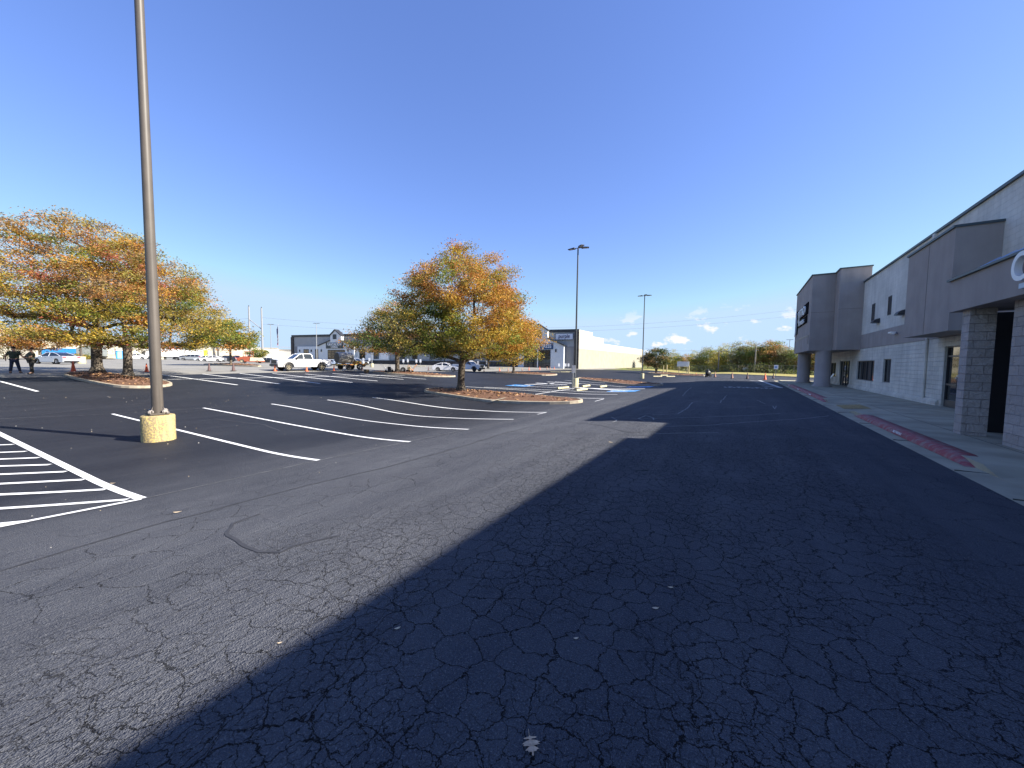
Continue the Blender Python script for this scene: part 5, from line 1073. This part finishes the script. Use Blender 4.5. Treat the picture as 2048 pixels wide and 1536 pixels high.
b = deep(187,84); boxy('dump_trailer', 'grey sloping trailer behind the tall oak trunk', 'trailer', b, head(150), 4.4, 2.2, .7, 3.0, mat('trailer_grey', (.22,.24,.23), .6, var=.2), [('chassis',(0,0,.6),(4.4,1.6,.2),BLACK),('door_panel',(-.4,-1.12,1.9),(1.6,.03,1.6),DKG)], ((-.6,.4),(.8,.4)), 1.4)
b = deep(214,86); boxy('skip_container', 'low cream skip between the two left oak trunks', 'skip', b, head(150), 2.6, 1.6, .15, 1.0, CREAM, [('rim',(0,0,1.03),(2.7,1.7,.08),YELW),('runner',(0,0,.08),(2.4,1.2,.14),BLACK)], (), .2)
b = deep(239,88); boxy('portable_toilet', 'blue portable toilet left of the second oak trunk', 'toilet cabin', b, head(90), 1.2, 1.2, .1, 2.0, BLP, [('door',(-.61,0,1.05),(.03,.8,1.7),mat('pale_blue_door', (.2,.4,.7), .5)),('roof',(0,0,2.08),(1.28,1.28,.14),WHITE)], ())
b = deep(352,118); boxy('semi_trailer', 'long white semi trailer in front of the grey gabled shop', 'trailer', b, head(152), 13.5, 2.5, 1.0, 3.4, WP, [('chassis',(0,0,.85),(12.5,1.2,.25),BLACK),('side_rail',(0,-1.26,1.1),(13.3,.03,.12),GALV)], ((-5.2,.48),(-4.1,.48)))
b = deep(406,128); boxy('truck_cab', 'lime green truck cab at the end of the white semi trailer', 'truck', b, head(152), 2.6, 2.4, .8, 3.5, mat('lime_paint', (.55,.72,.06), .35), [('windscreen',(-1.31,0,2.5),(.04,2.0,.8),CGLAS),('side_window',(-.3,-1.21,2.5),(.9,.04,.7),CGLAS),('bumper',(-1.35,0,.7),(.2,2.3,.35),GALV)], ((-.4,.5),))
# orange road machine
def machine():
    b = deep(503,92); r = thing('road_machine', 'orange and cream road machine with cab frame by the yellow kerbed island', 'machine', b, head(-40), None, .82)
    OM = mat('machine_orange', (.34,.085,.04), .5, var=.2); m = MB(); m.prism([(-3.2,.5),(-.2,.4),(-.1,1.9),(-1.6,2.0),(-2.6,1.75),(-3.3,1.4)],-1,1); m.build('engine_hood', OM, r)
    m = MB(); m.prism([(-.1,.55),(2.8,.4),(3.2,.7),(2.6,1.6),(.1,1.7)],-1.15,1.15); m.build('hopper', mat('machine_cream', (.72,.62,.42), .5, var=.15), r)
    m = MB(); m.box(-.2,-1.16,.35,3.25,1.16,.62); m.build('bumper', OM, r)
    for x in (-1.2,.25):
        for s in (-.85,.85): m = MB(); m.tube((x,s,1.8),(x,s,3.4),.06,n=8); m.build('cab_post', OM, r)
    m = MB(); m.cbox((-.5,0,3.45),(2.0,2.1,.12),b=.03); m.build('cab_roof', OM, r); m = MB(); m.cbox((-.5,0,2.1),(.6,.6,.5),b=.08); m.build('seat', BLACK, r)
    m = MB(); m.tube((-2.2,.4,1.8),(-2.2,.4,2.6),.07,n=8); m.build('exhaust_pipe', BLACK, r)
    for x, rr in ((-2.1,.55),(1.9,.42)):
        for s in (-1,1): wheel(r, x, s*1.0, rr, .35, mat('machine_cream', (.72,.62,.42), .5))
machine()
def tanktrailer():
    b = at(697,739.5); r = thing('tank_trailer', 'steel drum sealcoat tank on an orange two-wheeled trailer behind the pickup', 'trailer', b, head(176)); RST = mat('rusty_orange', (.42,.16,.05), .7, col2=(.40,.36,.10), vs=5, lo=.45, hi=.55)
    m = MB(); n = 24; vs = []
    for x, rr in ((1.55,.0),(1.55,.66),(1.5,.70),(-.35,.70),(-.4,.66),(-.4,0)):
        for i in range(n): a = 2*PI*i/n; vs.append((x, rr*math.cos(a), 1.55+rr*math.sin(a)))
    m.add(vs, [(j*n+i, j*n+(i+1) % n, (j+1)*n+(i+1) % n, (j+1)*n+i) for j in range(5) for i in range(n)], 0, True); m.build('tank', mat('tank_steel', (.42,.40,.36), .45, metal=0., var=.3), r)
    m = MB(); vs = []
    for i in range(n): a = 2*PI*i/n; vs.append((1.56,.64*math.cos(a),1.55+.64*math.sin(a)))
    m.add(vs, [tuple(range(n))]); m.build('tank_end', BLACK, r)
    m = MB()
    for s in (-.7,.7): m.box(-1.9,s-.05,.62,1.9,s+.05,.74)
    for x in (-1.8,-.6,.5,1.8): m.box(x-.05,-.65,.63,x+.05,.65,.73)
    m.tube((1.9,-.7,.68),(3.0,0,.6),.05,n=8); m.tube((1.9,.7,.68),(3.0,0,.6),.05,n=8); m.build('chassis', RST, r)
    m = MB(); m.cbox((-1.2,0,.95),(.9,.9,.45),b=.05); m.build('pump_engine', RST, r); m = MB(); m.tube((-.7,-.72,.8),(-.1,-.72,2.2),.05,n=8); m.tube((-.1,-.72,2.2),(.5,-.72,1.2),.05,n=8); m.build('hose_boom', mat('hose_green', (.30,.38,.16), .7), r)
    m = MB(); m.tube((-1.9,-.5,.7),(-3.1,-.4,.82),.06,n=8); m.build('spray_bar', RST, r)
    for s in (-1,1): wheel(r, -1.0, s*.95, .40, .22, WHITE); wheel(r, .55, s*.95, .36, .2, DARKM)
    m = MB(); m.tube((1.9,0,0),(1.9,0,.65),.04,n=8); m.build('stand_leg', DARKM, r)
tanktrailer()
def cart(px, py, label, col, rot, kind):
    b = at(px,py,.1); r = thing('striping_cart', label, 'cart', b, rot)
    m = MB(); m.box(-.45,-.28,.32,.35,.28,.38); m.tube((.3,-.28,.35),(.85,-.25,1.05),.022,n=8); m.tube((.3,.28,.35),(.85,.25,1.05),.022,n=8); m.tube((.85,-.25,1.05),(.85,.25,1.05),.022,n=8); m.tube((-.4,0,.35),(-.2,0,1.0),.02,n=8); m.tube((-.2,0,1.0),(.3,0,.4),.02,n=8); m.build('frame', col, r)
    m = MB(); m.cbox((-.1,0,.55),(.35,.35,.34),b=.04); m.build('engine', BLACK if kind else YELW, r)
    for s in (-1,1): wheel(r, -.25, s*.32, .25 if kind else .2, .1, DARKM)
    wheel(r, .3, .05, .16, .09, DARKM)
cart(777,745.3,'hand-pushed striping cart with black wheels left of the rear oak trunk', WHITE, YAW+PI, 1); cart(820,745.5,'orange framed striping cart right of the rear oak trunk', mat('cart_orange', (.75,.30,.08), .5), YAW, 0)
b = at(806,744.5,.1); m = MB(); m.tube((0,-.06,.33),(0,.06,.33),.33,n=24); t = m.build('spare_wheel', RUBB, None, b); t.rotation_euler = (0,0,.9); tag(t, 'black spare wheel standing beside the rear oak trunk', 'wheel'); m = MB(); m.tube((0,-.065,.33),(0,.065,.33),.17,n=18); m.build('rim', GALV, t)
b = at(733,745,.0); m = MB(); m.cbox((0,0,.18),(.5,.4,.34),b=.02); t = m.build('tool_crate', mat('brown_crate', (.16,.11,.06), .8, var=.3, vs=8), None, b); tag(t, 'brown tool crate on the ground left of the rear island', 'crate'); m = MB(); m.box(-.22,-.17,.351,.22,.17,.37); m.build('lid', BLACK, t)
def blower():
    b = at(1416,754.3); r = thing('leaf_blower', 'black wheeled leaf blower between the mulch island and the cones', 'blower', b, YAW+.3)
    m = MB(); n = 20; vs = []
    for y, rr in ((-.22,.0),(-.22,.33),(-.16,.38),(.16,.38),(.22,.33),(.22,0)):
        for i in range(n): a = 2*PI*i/n; vs.append((rr*math.cos(a), y, .58+rr*math.sin(a)))
    m.add(vs, [(j*n+i, j*n+(i+1) % n, (j+1)*n+(i+1) % n, (j+1)*n+i) for j in range(5) for i in range(n)], 0, True); m.build('fan_housing', BLACK, r)
    m = MB(); m.cbox((-.1,0,1.02),(.36,.32,.26),b=.05); m.build('engine', DARKM, r); m = MB(); m.tube((.2,-.2,.5),(.9,-.15,1.05),.02,n=6); m.tube((.2,.2,.5),(.9,.15,1.05),.02,n=6); m.tube((.9,-.15,1.05),(.9,.15,1.05),.02,n=6); m.build('handle', DARKM, r)
    for s in (-1,1): wheel(r, .15, s*.32, .2, .09, DARKM)
    wheel(r, -.45, .04, .12, .08, DARKM)
blower()

# ------------------------------------------------------------------ people
def skin(name, joints, edges, m_, parent, sub=2, root=0):
    me = bpy.data.meshes.new(name); me.from_pydata([j[:3] for j in joints], edges, []); o = bpy.data.objects.new(name, me); COL.objects.link(o)
    md = o.modifiers.new('skin', 'SKIN'); md.use_smooth_shade = True
    sv = me.skin_vertices[0].data
    for i, j in enumerate(joints): sv[i].radius = (j[3], j[4] if len(j) > 4 else j[3]); sv[i].use_root = (i == root)
    s = o.modifiers.new('sub', 'SUBSURF'); s.levels = sub; s.render_levels = sub; me.materials.append(m_); o.parent = parent; return o
def person(label, loc, rot, armL, armR, legs, shirt, pants, cap, belly=.02, sc=1.):
    """built facing +x; armL / armR = elbow, wrist; legs = (left foot offset, right foot offset)"""
    r = thing('person', label, 'person', loc, rot, 'two men standing in the oak shade', sc)
    SK = mat('skin_tone', (.38,.21,.14), .55); J = []; Eg = []
    def j(x,y,z,a,b=None): J.append((x,y,z,a,b or a)); return len(J)-1
    pel = j(0,0,.96,.155,.13); wa = j(.01,0,1.10,.15,.13); ch = j(0,0,1.32,.165,.12); nk = j(-.01,0,1.47,.075,.07); nk2 = j(0,0,1.54,.058,.058); hd = j(.01,0,1.62,.082,.09); ht = j(.0,0,1.72,.085,.09)
    Eg += [(pel,wa),(wa,ch),(ch,nk),(nk,nk2),(nk2,hd),(hd,ht)]
    A = []
    for s, (el, wr) in ((1,armL),(-1,armR)):
        sh = j(0,s*.19,1.42,.065); e = j(*el,.043); w_ = j(*wr,.028); d = (Vector(wr)-Vector(el)).normalized(); pm = Vector(wr)+d*.06; p_ = j(*pm,.034,.02); Eg += [(ch,sh),(sh,e),(e,w_),(w_,p_)]
        sd = Vector((1,0,0)) if abs(d.x) < .8 else Vector((0,s,0)); sd = (sd-d*sd.dot(d)).normalized()
        for k, (o_, ln) in enumerate(((-.027,.062),(-.009,.075),(.009,.07),(.027,.055))):
            a = pm+sd*o_+d*.03; b_ = j(*a,.0095); c_ = a+d*ln*.55; cc = j(*c_,.0088); e_ = c_+d*ln*.4+Vector((0,-s*.015,0)); ee = j(*e_,.008); Eg += [(p_,b_),(b_,cc),(cc,ee)]
        a = Vector(wr)+d*.03+sd*.035; t1 = j(*a,.012); t2 = j(*(a+d*.035+sd*.018),.0105); Eg += [(w_,t1),(t1,t2)]
        A.append((sh,e,w_))
    Lg = []
    for s, ft in ((1,legs[0]),(-1,legs[1])):
        hp = j(0,s*.095,.88,.10); kn = j(ft[0]*.45+.02,s*.10+ft[1]*.5,.49,.065); an = j(ft[0],s*.11+ft[1],.10,.045); he = j(ft[0]-.03,s*.11+ft[1],.045,.042); to = j(ft[0]+.17,s*.12+ft[1]*1.1,.035,.038,.03); Eg += [(pel,hp),(hp,kn),(kn,an),(an,he),(an,to)]; Lg.append((hp,kn,an,he,to))
    skin('body', J, Eg, SK, r)
    def g(i, f, f2=None): q = J[i]; return (q[0],q[1],q[2],q[3]*f,q[4]*(f2 or f))
    # shirt with short sleeves hanging over the hips
    q = [ (0,0,.90,.19,.17),(.03+belly,0,1.06,.20+belly,.185+belly),(.01,0,1.30,.195,.16),(-.01,0,1.45,.10,.09)]; e = [(0,1),(1,2),(2,3)]
    for sh,el,wr_ in A:
        S_, E_ = Vector(J[sh][:3]), Vector(J[el][:3]); m_ = S_.lerp(E_,.8); i = len(q); q += [(*S_,.088,.085),(*m_,.074,.07)]; e += [(2,i),(i,i+1)]
    skin('shirt', q, e, shirt, r)
    q = [(0,0,.95,.172,.15)]; e = []
    for hp,kn,an,he,to in Lg: i = len(q); q += [(*J[hp][:3],.118,.115),(*J[kn][:3],.088,.085),(*[a+b for a,b in zip(J[an][:3],(0,0,.0))],.072,.07)]; e += [(0,i),(i,i+1),(i+1,i+2)]
    skin('trousers', q, e, pants, r)
    for hp,kn,an,he,to in Lg:
        a = J[an]; q = [(a[0]-.05,a[1],.05,.055,.05),(a[0]+.06,a[1],.05,.055,.05),(J[to][0]+.02,J[to][1],.04,.05,.04),(a[0]-.01,a[1],.11,.055)]; skin('shoe', q, [(0,1),(1,2),(0,3)], mat('dark_boot', (.03,.025,.02), .7), r)
    # face, ears, hair, cap
    hx, hz_ = .01, 1.66
    f = MB(); f.cbox((hx+.10,0,hz_-.015),(.035,.03,.05),b=.012); f.build('nose', SK, r); f = MB(); f.cbox((hx+.088,0,hz_-.062),(.016,.05,.012),b=.004); f.build('mouth', mat('lip_tone', (.30,.12,.09), .5), r)
    for s in (-1,1): f = MB(); f.cbox((hx+.086,s*.033,hz_+.012),(.014,.026,.012),b=.004); f.build('eye', BLACK, r); f = MB(); f.cbox((hx-.005,s*.092,hz_-.01),(.04,.022,.06),b=.01); f.build('ear', SK, r)
    hcap = MB(); hcap.lathe([(.108,-.01),(.112,.03),(.10,.075),(.07,.108),(.03,.122),(0,.124)],20,c=(-.005,0,hz_+.035)); hcap.build('hair' if not cap else 'cap', mat('dark_hair', (.03,.02,.015), .9) if not cap else cap, r)
    if cap: m = MB(); m.add([(.08,-.07,hz_+.045),(.08,.07,hz_+.045),(.19,.045,hz_+.03),(.19,-.045,hz_+.03),(.08,-.07,hz_+.055),(.08,.07,hz_+.055),(.19,.045,hz_+.038),(.19,-.045,hz_+.038)], [(0,3,2,1),(4,5,6,7),(0,1,5,4),(1,2,6,5),(2,3,7,6),(3,0,4,7)]); m.build('cap_peak', cap, r)
    return r
p = at(30,746.2); h_ = (zat(p,693.5)-p.z)/1.78
vr = math.atan2(p.y, p.x)                                    # away from the camera
person('man in green shirt and dark jeans standing with arms held out from his sides, leftmost', p, vr-.35, ((-.02,.36,1.18),(.10,.40,.95)), ((-.06,-.36,1.17),(.05,-.52,.92)), ((.0,.09),(.06,-.10)), mat('green_shirt', (.035,.05,.035), .9, var=.3, vs=14), mat('dark_jeans', (.02,.028,.06), .9), None, .03, h_)
p = at(65,748.2); h_ = (zat(p,694.5)-p.z)/1.79; vr = math.atan2(p.y, p.x)
person('man in cap and camouflage shirt with folded arms facing the other man', p, vr+PI/2+.35, ((.10,.26,1.13),(.30,.05,1.10)), ((.10,-.26,1.13),(.30,-.04,1.17)), ((.10,.05),(-.08,-.05)), mat('camouflage_shirt', (.05,.065,.04), .9, col2=(.13,.11,.08), vs=7), mat('dark_trousers', (.022,.022,.022), .9), mat('black_cap', (.02,.02,.022), .9), .07, h_)

# ------------------------------------------------------------------ fallen leaves
LF = mat('tan_leaf', (.58,.42,.28), .7, var=.3, vs=60); LF2 = mat('pale_leaf', (.50,.40,.27), .7)
def oak_leaf(loc, rot, s):
    m = MB(); hw = [(0,.0),(.12,.04),(.16,.13),(.20,.36),(.27,.30),(.30,.10),(.36,.08),(.42,.30),(.50,.48),(.54,.36),(.60,.44),(.60,.22),(.56,.09),(.66,.07),(.76,.26),(.82,.36),(.84,.22),(.90,.22),(.86,.08),(.92,.05),(1.06,.06),(1.10,.0)]
    hw = [(x+.22*max(0,y-.12), (y if y > .2 else y*.75)) for x,y in hw]; up = [(x,y) for x,y in hw]; L_ = [(x,-y*.92) for x,y in hw[1:-1]][::-1]; ring = up+L_; n = len(ring)
    zf = lambda x,y: .06*abs(y)+.10*math.sin(x*2.8)+.02
    half = [(x,y) for x,y in hw]; 
    for sgn in (1,-1):
        for a, b_ in zip(half, half[1:]):
            m.add([(a[0],0,zf(a[0],0)),(b_[0],0,zf(b_[0],0)),(b_[0],sgn*b_[1],zf(b_[0],b_[1])*1.1+.02),(a[0],sgn*a[1],zf(a[0],a[1])*1.1+.02)], [(0,1,2,3)])
    m.tube((-.28,.03,.05),(.0,0,.03),.012,n=5); m.tube((0,0,.03),(1.02,0,.04),.012,.004,n=5)
    m.v = [(x*s,y*s,z*s) for x,y,z in m.v]; o = m.build('fallen_leaf', LF, None, loc); o.rotation_euler = (0,0,rot); return o
p = at(1058,1470,.004); o = oak_leaf(p, YAW-PI/2+.15, .088); tag(o, 'pointed tan oak leaf lying in shade at the bottom of the picture', 'leaf', 'fallen leaves on the asphalt')
def small_leaf(px, py, lab, s=.05, curl=.5):
    p = at(px,py,.004); m = MB(); n = 6; vs = []
    for i in range(n+1):
        t = i/n; w_ = .22*math.sin(PI*min(1,t*.95+.03)); z = curl*.35*(2*t-1)**2+.05; vs += [(t-.5,-w_,z+.10),(t-.5,0,z),(t-.5,w_,z+.10)]
    m.add([(x*s*2,y*s*2,z*s) for x,y,z in vs], [(3*i+a,3*i+a+1,3*i+a+4,3*i+a+3) for i in range(n) for a in (0,1)], 0, True); o = m.build('fallen_leaf', LF2, None, p); o.rotation_euler = (0,0,YAW+hash2(px,py)*1.2-.6); tag(o, lab, 'leaf', 'fallen leaves on the asphalt')
small_leaf(795,1257,'curled pale leaf left of centre in the shaded cracked asphalt',.022); small_leaf(1152,1277,'thin pale leaf in shade above the pointed oak leaf',.018); small_leaf(1311,1217,'longest curled pale leaf in the shaded asphalt, right of the others',.026); small_leaf(1341,1175,'small curled leaf farthest up in the shaded cracks',.022); small_leaf(355,1025,'cream leaf in sun right of the hatched island',.045); small_leaf(226,967,'pale leaf touching the thick white diagonal line',.04); small_leaf(1222,885,'tiny bright leaf at the shadow edge',.05); small_leaf(560,1286,'small tan leaf in sun near the lower shadow edge',.015)
def specks():
    m = MB(); rnd = random.Random(12)
    for i in range(190):
        x = rnd.uniform(-30,-6); y = rnd.uniform(.5,24); s = rnd.uniform(.003,.011)*(1.8 if x < -12 else 1); z = hz(x,y); a = rnd.uniform(0,6)
        c_, n_ = math.cos(a)*s, math.sin(a)*s; m.add([(x+c_,y+n_,z),(x-n_,y+c_,z),(x-c_,y-n_,z),(x+n_,y-c_,z),(x,y,z+s*.9)], [(0,1,4),(1,2,4),(2,3,4),(3,0,4)], rnd.choice((0,0,1)))
    o = m.build('loose_gravel', [mat('pale_grit', (.42,.40,.36), .9), LF2], None); o['kind'] = 'stuff'; tag(o, 'loose pale grit and leaf crumbs scattered over the asphalt', 'gravel')
specks()
for o in list(bpy.data.objects):
    if o.get('label') == 'x': bpy.data.objects.remove(o)
